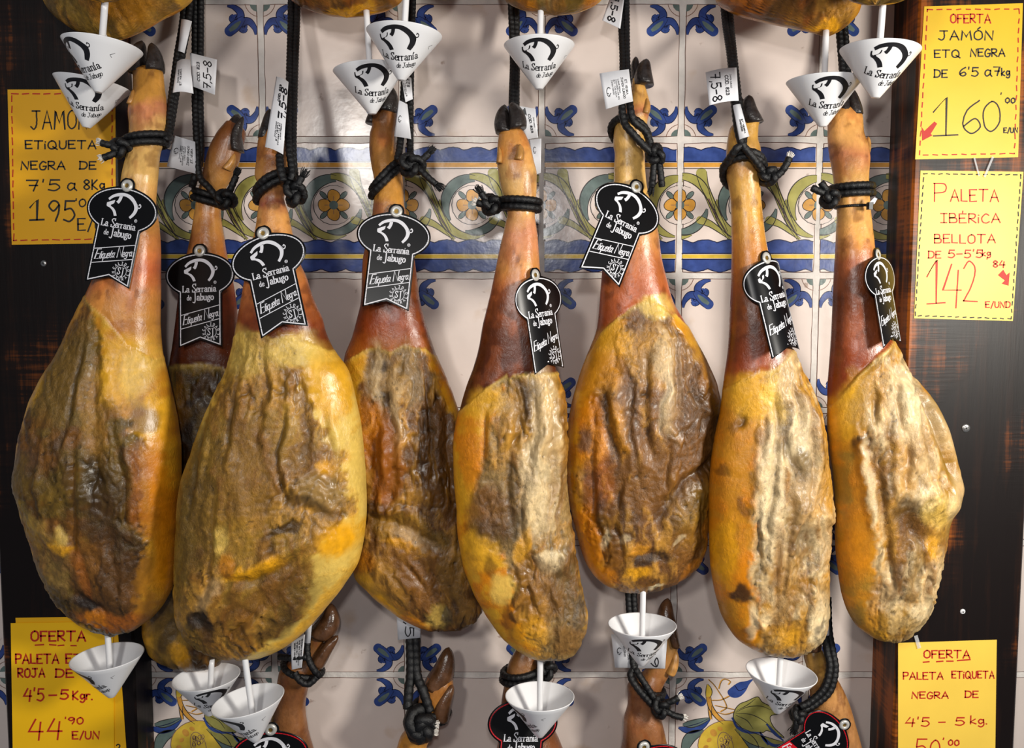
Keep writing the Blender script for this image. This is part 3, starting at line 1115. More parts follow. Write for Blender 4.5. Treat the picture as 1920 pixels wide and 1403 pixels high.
HS[1] = dict(lean=[(0, .04), (130, .04), (330, 0), (2000, 0)], Y=-.150, seed=1, knee=560, maxd=.068,
    L=[(126, 262), (134, 251), (165, 252), (185, 246), (210, 243), (240, 245), (262, 244), (290, 240), (330, 231), (380, 225), (430, 212), (480, 196), (540, 171), (600, 139), (650, 117), (700, 88), (750, 64), (800, 49), (850, 39), (900, 36), (950, 46), (1000, 61), (1050, 78), (1100, 100), (1130, 117), (1160, 143), (1178, 172), (1187, 195), (1190, 212)],
    R=[(126, 292), (134, 304), (165, 307), (185, 310), (210, 312), (240, 312), (262, 306), (290, 298), (330, 294), (380, 290), (430, 296), (480, 298), (540, 298), (600, 297), (650, 300), (700, 311), (750, 321), (800, 330), (850, 335), (900, 335), (950, 334), (1000, 331), (1050, 328), (1100, 321), (1130, 308), (1160, 284), (1178, 256), (1187, 232), (1190, 214)],
    skin=[(120, 570), (172, 556), (205, 582), (230, 605), (262, 650), (300, 668)],
    stops=[(120, 'skin'), (190, 'skin'), (214, (190, 120, 80)), (250, (214, 168, 96)), (330, (216, 170, 96)), (420, (206, 140, 70)), (500, (186, 96, 54)), (560, (190, 122, 56)), (650, (196, 140, 56))],
    fl=[(560, 185), (600, 160), (700, 110), (800, 60), (900, 42), (1000, 66), (1100, 105), (1190, 190)], fr=[(560, 200), (640, 222), (720, 222), (760, 262), (820, 292), (900, 292), (1000, 286), (1100, 282), (1190, 250)],
    fat=('yellow', 'amber'), meat=('olive', 'brown', 'dkbrown'), grain=-.15, mould=.1,
    blobs=[(262, 690, 40, 60, 10, 'yellow', .9), (285, 700, 26, 50, 0, 'paleyel', .5), (150, 690, 55, 90, 20, 'olive', .8), (75, 860, 40, 30, 0, 'blue', .35), (60, 880, 30, 40, 0, 'olive', .7),
           (215, 870, 22, 60, 12, 'black', .55), (240, 930, 36, 70, 0, 'dkbrown', .65), (285, 775, 22, 26, 0, 'dkbrown', .6), (215, 770, 26, 90, -8, 'tan', .45), (300, 900, 24, 80, 0, 'rust', .7), (318, 960, 18, 160, 0, 'orange', .75),
           (92, 985, 22, 30, -20, 'khaki', .9), (100, 960, 60, 14, 40, 'paleyel', .25), (152, 1008, 24, 10, 35, 'gold', .9), (158, 990, 12, 16, 0, 'paleyel', .6), (120, 1060, 40, 60, 20, 'grey', .4), (192, 1108, 30, 13, 25, 'black', .85),
           (222, 1148, 66, 20, 8, 'rust', .85), (195, 1140, 20, 16, 0, 'orange', .6), (265, 1080, 22, 50, -20, 'mauve', .5), (190, 1060, 12, 40, -20, 'rust', .5), (270, 1030, 20, 60, -14, 'dkbrown', .5), (130, 1150, 30, 30, 0, 'dkbrown', .4)],
    ridges=[(13, -5, [(205, 600), (212, 720), (222, 850), (236, 960), (262, 1060)]), (16, 3.5, [(240, 700), (256, 800), (290, 900), (292, 1010)]), (10, -3.5, [(215, 830), (214, 900)]), (18, 4, [(95, 965), (150, 1000), (165, 1020)]),
            (9, -4.5, [(165, 1085), (195, 1105), (225, 1130)]), (14, 4, [(205, 1030), (230, 1080), (262, 1130)]), (22, 3, [(90, 1010), (120, 1080), (170, 1140)])],
    hoof=[(262, 138, 266, 76, 40, .017, .003, -.15), (291, 134, 284, 80, 30, .016, -.004, .1)], dew=[(246, 196, 250, 168, 14, .008, -.012)])
HS[2] = dict(Y=-.060, seed=2, knee=600, maxd=.042, cols=150, rows=260,
    L=[(228, 424), (250, 408), (280, 393), (310, 385), (340, 378), (370, 370), (400, 366), (440, 360), (480, 352), (540, 340), (600, 332), (650, 325), (700, 317), (750, 313), (850, 314), (950, 306), (1050, 285), (1120, 270), (1172, 270), (1217, 279), (1238, 301), (1250, 332), (1254, 355)],
    R=[(228, 446), (250, 460), (280, 452), (310, 445), (340, 430), (370, 415), (400, 413), (440, 418), (480, 424), (540, 437), (600, 444), (650, 446), (700, 452), (750, 462), (850, 470), (950, 476), (1050, 474), (1120, 468), (1172, 456), (1217, 436), (1238, 418), (1250, 392), (1254, 365)],
    skin=[(300, 692), (340, 682), (400, 680), (450, 690)],
    stops=[(210, (112, 66, 34)), (270, (120, 72, 36)), (320, (150, 100, 50)), (380, (196, 140, 70)), (470, (180, 110, 50)), (560, 'red'), (660, 'dkred'), (720, 'dkred')],
    fl=[(600, 335), (900, 322), (1100, 290), (1254, 320)], fr=[(600, 450), (1254, 450)],
    fat=('amber', 'olive'), meat=('dkbrown', 'olive', 'brown'),
    blobs=[(345, 760, 26, 40, 0, 'amber', .4), (380, 800, 40, 60, 0, 'black', .5), (330, 1175, 40, 60, 20, 'khaki', .6), (290, 1190, 14, 40, 0, 'yellow', .6), (335, 1170, 14, 30, 20, 'black', .6), (355, 1215, 14, 26, -30, 'gold', .7), (375, 1235, 26, 10, 0, 'dkbrown', .6)],
    ridges=[(12, -5, [(330, 1120), (350, 1180), (365, 1240)]), (10, 3, [(345, 1190), (352, 1230)])],
    hoof=[(428, 258, 447, 214, 34, .016, .004, .1), (446, 284, 456, 218, 22, .013, -.010, -.3)], dew=[(425, 318, 440, 288, 16, .008, -.012)])
HS[3] = dict(Y=-.182, seed=3, knee=600, maxd=.068, ratio=.56,
    L=[(240, 490), (270, 484), (300, 482), (330, 479), (350, 486), (370, 488), (400, 484), (430, 480), (480, 467), (540, 458), (600, 447), (650, 437), (700, 422), (750, 397), (800, 377), (850, 360), (900, 342), (950, 335), (1000, 334), (1050, 331), (1100, 329), (1150, 332), (1180, 342), (1200, 356), (1220, 385), (1232, 425), (1238, 460)],
    R=[(240, 520), (270, 535), (300, 540), (330, 545), (350, 540), (370, 532), (400, 540), (430, 546), (480, 556), (520, 573), (560, 586), (600, 604), (620, 609), (650, 622), (700, 654), (750, 667), (800, 677), (850, 682), (900, 686), (950, 687), (1000, 683), (1050, 673), (1100, 644), (1150, 604), (1173, 584), (1200, 554), (1220, 521), (1232, 492), (1238, 464)],
    skin=[(430, 640), (455, 624), (480, 620), (510, 620), (525, 632), (560, 630), (590, 645), (625, 655)],
    stops=[(230, (150, 92, 40)), (300, (160, 104, 46)), (350, (204, 150, 84)), (385, (150, 80, 60)), (410, (214, 150, 80)), (460, (206, 140, 74)), (540, (190, 112, 56)), (600, 'red'), (640, 'mahog')],
    fl=[(620, 452), (700, 428), (780, 395), (900, 350), (1000, 338), (1100, 330), (1240, 340)], fr=[(620, 560), (700, 585), (780, 610), (860, 655), (950, 668), (1000, 620), (1050, 606), (1100, 600), (1150, 562), (1200, 500), (1240, 440)],
    fat=('yellow', 'paleyel'), meat=('tan', 'khaki', 'brown'), grain=-.05, mould=.12,
    blobs=[(470, 660, 60, 40, 0, 'paleyel', .55), (560, 650, 40, 26, 0, 'paleyel', .7), (620, 720, 34, 70, -15, 'yellow', .6), (375, 860, 22, 90, 18, 'olive', .7), (390, 960, 36, 90, 5, 'dkbrown', .5), (360, 1010, 30, 90, 0, 'olive', .7),
           (490, 870, 60, 90, 0, 'brown', .5), (590, 850, 30, 50, 0, 'mauve', .6), (620, 905, 40, 30, 0, 'grey', .8), (600, 930, 50, 12, 20, 'black', .6), (560, 975, 34, 9, -14, 'dkbrown', .85), (445, 985, 16, 26, 0, 'paleyel', .6),
           (500, 1045, 62, 11, -18, 'gold', .95), (455, 1035, 14, 26, 0, 'orange', .6), (625, 862, 14, 10, 30, 'gold', .8), (645, 995, 26, 30, 0, 'gold', .85), (660, 1060, 20, 60, 20, 'paleyel', .5), (520, 1090, 110, 22, -34, 'brown', .7), (560, 1090, 26, 60, 30, 'dkbrown', .35),
           (585, 1105, 26, 60, 34, 'black', .45), (530, 1160, 36, 20, -30, 'dkbrown', .6), (400, 1145, 26, 22, 0, 'black', .92), (415, 1170, 18, 26, 20, 'dkbrown', .8), (420, 1090, 14, 36, 25, 'bone', .6), (560, 1190, 90, 18, -38, 'yellow', .8), (500, 1215, 40, 12, -20, 'paleyel', .6), (640, 1100, 14, 60, 38, 'gold', .5), (370, 1180, 30, 30, 0, 'olive', .6)],
    ridges=[(10, -4.5, [(572, 650), (582, 740), (592, 800), (596, 880)], 'dkbrown', .35), (12, -5, [(540, 900), (590, 935), (640, 945)]), (12, 6, [(440, 1050), (500, 1040), (570, 1005), (610, 980)]), (10, -6, [(460, 1066), (520, 1056), (585, 1020)], 'dkbrown', .4), (14, 4, [(430, 1080), (405, 1120)]), (14, -6, [(385, 1130), (405, 1150), (420, 1180)]),
            (24, -4, [(500, 1110), (560, 1070), (605, 1030)]), (16, 4, [(440, 820), (470, 900), (480, 970)]), (20, -3, [(400, 860), (395, 980), (400, 1060)]), (10, 3, [(545, 700), (560, 780), (550, 860)])],
    hoof=[(500, 262, 506, 204, 30, .016, .006, .05), (518, 262, 516, 212, 22, .014, -.006, -.1)])
HS[4] = dict(lean=[(0, .028), (160, .028), (380, 0), (2000, 0)], Y=-.098, seed=4, knee=560, maxd=.060, ratio=.5,
    L=[(205, 705), (215, 697), (235, 698), (252, 694), (275, 693), (310, 697), (330, 701), (350, 704), (380, 701), (400, 699), (440, 690), (494, 680), (562, 677), (600, 669), (631, 661), (672, 646), (720, 640), (800, 640), (900, 645), (1000, 654), (1078, 664), (1107, 688), (1134, 717), (1160, 756), (1177, 790), (1184, 820)],
    R=[(205, 738), (215, 744), (235, 742), (252, 740), (275, 742), (310, 750), (330, 754), (350, 756), (380, 757), (400, 761), (440, 768), (494, 778), (562, 787), (600, 797), (660, 816), (700, 833), (750, 853), (800, 868), (900, 880), (1000, 886), (1080, 898), (1120, 905), (1141, 904), (1165, 890), (1175, 870), (1182, 845), (1184, 824)],
    skin=[(630, 690), (665, 668), (700, 650), (720, 648), (740, 656), (760, 646), (800, 650), (830, 676)],
    stops=[(190, (110, 66, 32)), (250, (140, 90, 44)), (300, (160, 108, 50)), (370, (190, 132, 54)), (395, (150, 92, 60)), (420, (186, 126, 48)), (480, (160, 90, 36)), (560, 'mahog'), (610, 'red'), (660, 'rust')],
    fl=[(640, 695), (700, 690), (760, 682), (850, 684), (960, 668), (1050, 690), (1110, 740), (1160, 800)], fr=[(640, 780), (700, 815), (780, 850), (900, 884), (1184, 910)],
    fat=('orange', 'yellow'), meat=('brown', 'mauve', 'tan'), mould=.05,
    blobs=[(720, 700, 30, 56, 0, 'grey', .75), (722, 680, 20, 14, 0, 'blue', .7), (725, 745, 26, 14, 0, 'black', .7), (715, 700, 10, 60, 0, 'pale', .45), (775, 700, 20, 60, -10, 'grey', .7), (750, 760, 10, 70, 0, 'pale', .5), (690, 800, 30, 60, 0, 'orange', .6),
           (730, 860, 30, 80, 0, 'rust', .6), (820, 880, 50, 110, 0, 'dkbrown', .55), (700, 940, 46, 14, 0, 'dkbrown', .6), (760, 975, 60, 26, 10, 'khaki', .6), (790, 995, 34, 12, 16, 'bone', .9), (775, 1010, 40, 10, 16, 'gold', .8), (830, 990, 16, 18, 0, 'olive', .6), (800, 1060, 80, 50, 25, 'brown', .8),
           (730, 1080, 26, 60, -30, 'tan', .7), (680, 1040, 24, 30, -30, 'orange', .7), (745, 1110, 50, 20, 40, 'dkbrown', .3), (775, 1155, 26, 12, 30, 'orange', .95), (720, 1125, 60, 10, 40, 'gold', .8), (822, 1150, 22, 26, 0, 'paleyel', .6), (838, 1145, 10, 16, 0, 'blue', .6), (870, 1130, 30, 50, 20, 'dkbrown', .6), (850, 1050, 30, 60, 0, 'olive', .4)],
    ridges=[(16, -5, [(735, 680), (728, 750)]), (12, 4, [(755, 720), (750, 800), (760, 900)]), (18, -4, [(700, 760), (706, 860), (690, 930)]), (16, 4.5, [(720, 800), (730, 880)]), (12, -7, [(660, 965), (730, 960), (780, 985), (840, 1015)], 'dkbrown', .3), (12, 5, [(690, 950), (760, 945), (800, 970)]), (24, -5, [(790, 1040), (830, 1090), (860, 1140)]), (14, 4, [(700, 1030), (750, 1090), (790, 1140)])],
    hoof=[(722, 210, 731, 160, 44, .018, -.002, .05), (697, 232, 700, 196, 24, .015, .006, .1)])
HS[5] = dict(Y=-.164, seed=5, knee=620, maxd=.060, ratio=.58,
    L=[(244, 940), (252, 936), (275, 933), (300, 932), (330, 935), (360, 941), (385, 950), (400, 951), (420, 947), (440, 943), (460, 938), (511, 928), (545, 921), (614, 904), (650, 898), (690, 887), (720, 876), (760, 864), (800, 854), (850, 849), (900, 850), (950, 855), (1000, 859), (1050, 866), (1100, 883), (1150, 910), (1180, 929), (1210, 958), (1230, 988), (1240, 1015)],
    R=[(244, 980), (252, 986), (275, 995), (300, 1001), (330, 1007), (360, 1006), (385, 1004), (400, 1003), (420, 1005), (440, 1008), (480, 1011), (540, 1015), (600, 1022), (650, 1033), (699, 1044), (726, 1054), (765, 1061), (818, 1064), (891, 1064), (940, 1068), (988, 1074), (1036, 1079), (1085, 1088), (1130, 1098), (1157, 1103), (1196, 1094), (1225, 1082), (1237, 1056), (1240, 1025)],
    skin=[(850, 780), (866, 765), (905, 730), (935, 708), (950, 698), (956, 706), (962, 698), (1050, 698)],
    stops=[(240, (190, 130, 64)), (290, (188, 128, 62)), (330, (206, 160, 96)), (390, (206, 156, 88)), (440, (196, 128, 90)), (500, (196, 130, 66)), (560, (160, 84, 42)), (620, 'mahog'), (700, 'dkred')],
    fl=[(698, 930), (760, 925), (860, 900), (930, 890), (1000, 905), (1040, 950), (1100, 950), (1180, 985), (1240, 1015)], fr=[(698, 1046), (800, 1070), (1240, 1110)],
    fat=('orange', 'yellow'), meat=('tan', 'grey', 'brown'), mould=.35,
    blobs=[(910, 750, 36, 24, -30, 'yellow', .7), (880, 850, 20, 60, 0, 'orange', .85), (975, 750, 16, 30, 0, 'black', .75), (992, 760, 14, 40, -10, 'dkbrown', .75), (960, 790, 16, 60, 5, 'tan', .6), (1020, 800, 22, 110, -4, 'pale', .75), (1000, 900, 20, 90, 0, 'cream', .55), (1010, 950, 40, 50, 0, 'pale', .5),
           (960, 945, 16, 50, 8, 'black', .6), (915, 950, 32, 50, 0, 'mauve', .85), (920, 990, 36, 26, 0, 'dkbrown', .6), (900, 1030, 40, 34, 0, 'yellow', .8), (920, 1050, 10, 30, -15, 'dkbrown', .6), (940, 1090, 20, 26, 0, 'paleyel', .75), (980, 1010, 16, 30, 10, 'gold', .6), (1030, 1040, 26, 18, 0, 'cream', .85), (1000, 1060, 50, 30, 0, 'brown', .6),
           (1060, 1100, 34, 60, 0, 'dkbrown', .55), (1025, 1110, 40, 40, 0, 'brown', .6), (960, 1150, 16, 40, -20, 'black', .6), (990, 1165, 30, 30, 0, 'gold', .4), (1000, 1220, 34, 16, 0, 'tan', .5), (1090, 1150, 14, 40, 0, 'blue', .4), (1060, 1190, 30, 30, 0, 'brown', .6), (1052, 850, 10, 140, 0, 'brown', .6)],
    ridges=[(8, -5, [(972, 720), (968, 800), (960, 860), (952, 920), (962, 990)], 'dkbrown', .5), (14, 4, [(1015, 720), (1018, 800), (1000, 880), (1000, 960)]), (10, 3, [(950, 760), (955, 830)]), (10, -4, [(1010, 870), (1035, 920)]), (18, 5, [(1000, 1010), (1040, 1035), (1070, 1050)]), (14, -4, [(985, 1020), (1000, 1050), (1040, 1065)]), (20, 4, [(1000, 1150), (1030, 1190)]), (14, -4, [(1060, 1060), (1060, 1150)]), (26, 4, [(895, 960), (900, 1040)])],
    hoof=[(946, 250, 946, 196, 34, .018, .004, -.12), (970, 243, 959, 192, 36, .018, -.004, .12)], dew=[(972, 300, 975, 270, 18, .008, -.022), (936, 306, 935, 274, 12, .008, -.016)])
HS[6] = dict(Y=-.106, seed=6, knee=540, maxd=.062, ratio=.54,
    L=[(146, 1187), (160, 1185), (175, 1184), (195, 1172), (215, 1158), (250, 1151), (270, 1150), (290, 1153), (310, 1152), (345, 1151), (400, 1144), (440, 1138), (480, 1132), (536, 1127), (612, 1120), (663, 1102), (710, 1085), (762, 1071), (809, 1064), (856, 1062), (903, 1064), (950, 1069), (997, 1080), (1044, 1094), (1070, 1107), (1086, 1122), (1100, 1143), (1108, 1165), (1112, 1196)],
    R=[(146, 1200), (160, 1208), (175, 1213), (195, 1217), (215, 1216), (230, 1213), (250, 1211), (270, 1209), (290, 1208), (310, 1209), (345, 1212), (400, 1225), (440, 1234), (480, 1239), (518, 1248), (566, 1262), (598, 1280), (640, 1306), (682, 1327), (720, 1342), (760, 1350), (800, 1349), (847, 1340), (903, 1336), (974, 1333), (1021, 1327), (1058, 1309), (1082, 1288), (1096, 1262), (1106, 1232), (1112, 1200)],
    skin=[(1080, 710), (1100, 668), (1125, 622), (1150, 598), (1180, 574), (1210, 560), (1240, 580), (1262, 592), (1290, 612)],
    stops=[(130, (206, 156, 76)), (190, (200, 146, 78)), (215, (190, 116, 80)), (240, (206, 160, 86)), (330, (212, 168, 92)), (420, (206, 150, 80)), (480, (186, 112, 62)), (540, (176, 92, 46)), (600, (150, 70, 34))],
    fl=[(575, 1160), (650, 1145), (720, 1110), (800, 1090), (900, 1080), (1000, 1095), (1112, 1160)], fr=[(575, 1230), (640, 1275), (700, 1310), (800, 1346), (1112, 1330)],
    fat=('amber', 'yellow'), meat=('brown', 'mauve', 'tan'), grain=-.06, mould=.28,
    blobs=[(1225, 575, 34, 20, 0, 'paleyel', .7), (1130, 670, 30, 60, 25, 'amber', .8), (1150, 640, 30, 30, 0, 'yellow', .4), (1215, 660, 44, 60, 10, 'tan', .6), (1250, 720, 20, 80, 0, 'pale', .5), (1230, 700, 10, 90, 0, 'cream', .35), (1290, 730, 44, 90, -12, 'mauve', .7), (1310, 800, 40, 70, 0, 'dkbrown', .5), (1270, 870, 70, 60, 0, 'mauve', .6),
           (1105, 800, 26, 60, 5, 'orange', .7), (1130, 770, 12, 30, 0, 'black', .7), (1090, 820, 12, 20, 0, 'blue', .7), (1150, 790, 14, 50, -15, 'amber', .7), (1105, 880, 20, 14, 0, 'blue', .6), (1120, 900, 26, 60, 0, 'rust', .6), (1150, 960, 40, 40, 0, 'dkbrown', .5), (1125, 940, 10, 40, 0, 'black', .5), (1200, 880, 40, 60, 0, 'brown', .6),
           (1290, 960, 40, 60, 20, 'olive', .6), (1280, 1010, 40, 50, 0, 'brown', .6), (1100, 1000, 20, 60, 0, 'orange', .6), (1185, 1015, 26, 9, -35, 'amber', .85), (1212, 1030, 44, 12, 5, 'black', .75), (1190, 1055, 22, 13, 0, 'gold', .75), (1130, 1070, 36, 14, 20, 'orange', .6), (1224, 1090, 14, 7, 0, 'cream', .8), (1130, 1000, 6, 22, 30, 'cream', .4), (1158, 996, 7, 16, 30, 'cream', .4), (1258, 1000, 4, 14, 10, 'cream', .4), (1320, 1000, 12, 60, 0, 'orange', .5), (1300, 1060, 30, 14, -40, 'orange', .5)],
    ridges=[(12, 5, [(1140, 700), (1146, 780), (1175, 840), (1182, 880)]), (10, -5, [(1125, 730), (1135, 800), (1150, 850)], 'dkbrown', .4), (14, 4, [(1225, 620), (1238, 720), (1245, 800)]), (14, -3, [(1262, 640), (1290, 740)]), (10, -6, [(1225, 960), (1262, 900), (1310, 870), (1340, 850)], 'dkbrown', .55), (20, 5, [(1250, 990), (1290, 930), (1325, 910)]), (12, -4, [(1230, 1000), (1225, 950), (1250, 910)], 'black', .3),
            (10, -4, [(1180, 1030), (1200, 1020), (1230, 1030), (1235, 1046)]), (10, -4, [(1198, 700), (1190, 780), (1210, 850)])],
    hoof=[(1194, 150, 1192, 106, 22, .014, .008, -.1), (1208, 160, 1212, 110, 36, .017, -.006, -.1)], dew=[(1209, 214, 1213, 184, 16, .009, -.010)])
HS[7] = dict(Y=-.150, seed=7, knee=640, maxd=.060, ratio=.6,
    L=[(218, 1392), (226, 1384), (239, 1370), (260, 1365), (280, 1363), (300, 1362), (330, 1363), (350, 1367), (380, 1371), (420, 1372), (460, 1373), (520, 1372), (597, 1369), (653, 1366), (716, 1358), (774, 1351), (822, 1341), (871, 1334), (943, 1330), (1016, 1331), (1060, 1333), (1089, 1337), (1120, 1343), (1152, 1352), (1191, 1376), (1210, 1400), (1222, 1428), (1231, 1465)],
    R=[(218, 1412), (226, 1424), (239, 1421), (260, 1420), (280, 1425), (300, 1426), (330, 1424), (350, 1425), (380, 1427), (420, 1431), (460, 1437), (520, 1450), (580, 1465), (620, 1476), (662, 1488), (701, 1509), (740, 1528), (784, 1543), (847, 1551), (919, 1559), (963, 1559), (990, 1555), (1016, 1552), (1089, 1555), (1152, 1552), (1180, 1546), (1200, 1536), (1216, 1522), (1226, 1500), (1231, 1470)],
    skin=[(1340, 760), (1358, 728), (1380, 710), (1410, 695), (1434, 692), (1450, 680), (1480, 656), (1500, 668)],
    stops=[(210, (186, 140, 62)), (260, (180, 134, 58)), (320, (150, 106, 54)), (350, (196, 148, 70)), (400, (198, 146, 62)), (470, (180, 116, 46)), (540, (140, 76, 34)), (620, 'mahog'), (680, 'red'), (740, 'rust')],
    fl=[(680, 1425), (760, 1410), (830, 1402), (900, 1396), (960, 1394), (1020, 1390), (1100, 1396), (1160, 1405), (1231, 1420)], fr=[(680, 1500), (760, 1530), (840, 1556), (960, 1575), (1231, 1560)],
    fat=('orange', 'amber'), meat=('pale', 'tan', 'brown'), grain=.03, mould=.2,  # pale and cream tones here include bright light and gloss, painted into the meat
    blobs=[(1400, 740, 40, 44, 0, 'yellow', .85), (1440, 740, 20, 50, 0, 'paleyel', .5), (1365, 900, 16, 160, 0, 'amber', .6), (1350, 1020, 18, 60, 0, 'gold', .7), (1375, 790, 8, 30, 20, 'dkbrown', .5), (1485, 830, 24, 90, -5, 'cream', .6), (1470, 700, 20, 50, 10, 'pale', .5), (1430, 900, 24, 120, 0, 'cream', .7), (1458, 800, 8, 60, 0, 'dkbrown', .6), (1488, 870, 12, 40, 0, 'dkbrown', .6),
           (1483, 860, 14, 20, 0, 'grey', .5), (1500, 930, 34, 50, -20, 'bone', .5), (1540, 900, 20, 80, 0, 'tan', .6), (1490, 1000, 26, 30, 0, 'dkbrown', .6), (1470, 950, 10, 60, 10, 'grey', .6), (1440, 1040, 14, 90, 5, 'brown', .5), (1465, 1080, 26, 60, 15, 'tan', .5), (1378, 1100, 12, 17, 0, 'black', .9), (1382, 940, 10, 22, 0, 'dkbrown', .6), (1347, 880, 10, 10, 0, 'dkbrown', .5), (1395, 1150, 12, 30, -10, 'cream', .7),
           (1518, 1150, 24, 60, 5, 'cream', .55), (1522, 1152, 10, 14, 0, 'blue', .5), (1440, 1180, 34, 22, 0, 'gold', .5), (1425, 1190, 14, 20, -30, 'dkbrown', .5), (1480, 1205, 40, 16, 0, 'tan', .6), (1392, 1168, 12, 8, 0, 'dkbrown', .5), (1530, 1000, 12, 60, 0, 'pale', .5)],
    ridges=[(8, -5, [(1456, 780), (1458, 830), (1480, 870), (1490, 900)], 'dkbrown', .5), (10, 4, [(1420, 800), (1408, 880), (1400, 960)]), (14, 5, [(1500, 720), (1515, 800), (1530, 880)]), (16, 6, [(1480, 930), (1520, 960), (1552, 955)]), (18, -6, [(1478, 970), (1500, 1010), (1490, 1060)], 'dkbrown', .25), (10, -4, [(1440, 990), (1430, 1060), (1400, 1120)], 'brown', .4), (14, 4.5, [(1520, 1020), (1500, 1100), (1470, 1160)]), (10, -4, [(1480, 1060), (1450, 1130), (1420, 1180)], 'brown', .35), (8, -4, [(1390, 1140), (1410, 1175), (1430, 1200)]), (7, -3, [(1386, 770), (1376, 800)], 'dkbrown', .6)],
    hoof=[(1412, 232, 1404, 178, 38, .017, -.004, -.15), (1390, 224, 1388, 182, 20, .014, .006, .1)])
HS[8] = dict(lean=[(0, .045), (170, .045), (340, .012), (470, 0), (2000, 0)], Y=-.150, seed=8, knee=620, maxd=.062, ratio=.6,
    L=[(205, 1562), (220, 1554), (250, 1554), (270, 1555), (300, 1559), (330, 1564), (350, 1566), (375, 1569), (400, 1571), (430, 1570), (460, 1569), (528, 1565), (600, 1562), (657, 1559), (744, 1554), (793, 1554), (831, 1557), (890, 1564), (948, 1568), (1020, 1569), (1093, 1576), (1142, 1588), (1170, 1603), (1190, 1626), (1200, 1648), (1205, 1672)],
    R=[(205, 1608), (220, 1615), (250, 1618), (270, 1624), (300, 1629), (330, 1627), (350, 1627), (375, 1629), (400, 1631), (430, 1634), (460, 1637), (520, 1645), (590, 1660), (633, 1671), (657, 1685), (691, 1700), (725, 1724), (764, 1748), (797, 1765), (841, 1777), (880, 1787), (914, 1798), (938, 1796), (972, 1780), (1011, 1772), (1054, 1763), (1108, 1753), (1142, 1743), (1170, 1728), (1190, 1708), (1200, 1694), (1205, 1676)],
    skin=[(1550, 770), (1565, 740), (1590, 704), (1620, 672), (1640, 658), (1672, 636), (1690, 640)],
    stops=[(200, (196, 138, 70)), (260, (206, 150, 84)), (300, (176, 110, 70)), (340, (190, 140, 74)), (390, (206, 152, 84)), (450, (196, 136, 70)), (500, (156, 84, 46)), (560, 'mahog'), (620, (130, 66, 36)), (680, 'red')],
    fl=[(640, 1620), (720, 1600), (800, 1595), (850, 1600), (920, 1612), (1000, 1625), (1080, 1622), (1140, 1615), (1205, 1640)], fr=[(640, 1690), (1205, 1810)],
    fat=('amber', 'khaki'), meat=('pale', 'tan', 'brown'), grain=.02, mould=.16,  # meat colour made paler to carry the bright light and gloss on this ham
    blobs=[(1575, 760, 26, 60, 15, 'yellow', .8), (1605, 750, 26, 60, 10, 'khaki', .6), (1640, 720, 24, 50, 0, 'tan', .5), (1600, 830, 26, 18, 0, 'dkbrown', .6), (1586, 822, 10, 14, 0, 'black', .6), (1590, 960, 18, 120, 0, 'orange', .55), (1612, 900, 8, 80, -6, 'cream', .6), (1680, 760, 34, 70, 0, 'cream', .6), (1735, 770, 10, 70, -25, 'grey', .7), (1755, 840, 12, 60, -15, 'tan', .6), (1745, 800, 20, 60, -25, 'pale', .5),
           (1690, 850, 40, 50, 0, 'bone', .6), (1660, 910, 16, 90, 5, 'tan', .6), (1700, 880, 12, 14, 0, 'grey', .5), (1685, 955, 30, 44, -15, 'dkbrown', .75), (1700, 985, 26, 26, 0, 'brown', .6), (1740, 940, 34, 34, 0, 'paleyel', .55), (1770, 920, 20, 40, 0, 'pale', .6), (1730, 1020, 14, 22, 0, 'gold', .75), (1750, 990, 18, 14, 0, 'khaki', .5), (1665, 1040, 12, 90, 12, 'mauve', .6), (1690, 1060, 12, 60, 10, 'grey', .6), (1745, 1080, 14, 60, 0, 'pale', .5),
           (1625, 1110, 20, 40, 0, 'brown', .5), (1660, 1160, 50, 34, 0, 'khaki', .6), (1700, 1130, 24, 14, 0, 'cream', .5), (1640, 1185, 40, 14, 20, 'gold', .4), (1690, 1185, 30, 12, 0, 'brown', .5), (1615, 1150, 14, 50, 0, 'amber', .6)],
    ridges=[(9, -7, [(1700, 712), (1726, 770), (1748, 840), (1762, 890)], 'dkbrown', .3), (14, 6, [(1722, 720), (1752, 790), (1768, 860), (1786, 910)]), (16, 6, [(1672, 700), (1690, 780), (1705, 860)]), (22, 6, [(1710, 900), (1745, 935), (1780, 920)]), (18, -7, [(1668, 930), (1690, 980), (1722, 1010)], 'dkbrown', .3), (8, -4, [(1604, 790), (1618, 870), (1636, 960)], 'brown', .3), (10, 4, [(1590, 800), (1606, 900), (1620, 1000)]),
            (9, -4, [(1645, 960), (1638, 1040), (1625, 1100)], 'brown', .4), (12, 4, [(1680, 1010), (1660, 1090)]), (10, -4, [(1700, 1020), (1690, 1090)]), (14, -4, [(1610, 1110), (1660, 1120), (1710, 1110)]), (6, 3, [(1570, 735), (1600, 700), (1640, 664), (1670, 640)])],
    hoof=[(1578, 222, 1580, 160, 30, .017, .002, 0), (1600, 218, 1594, 164, 30, .017, -.002, 0)], dew=[(1622, 290, 1628, 256, 13, .008, 0)])

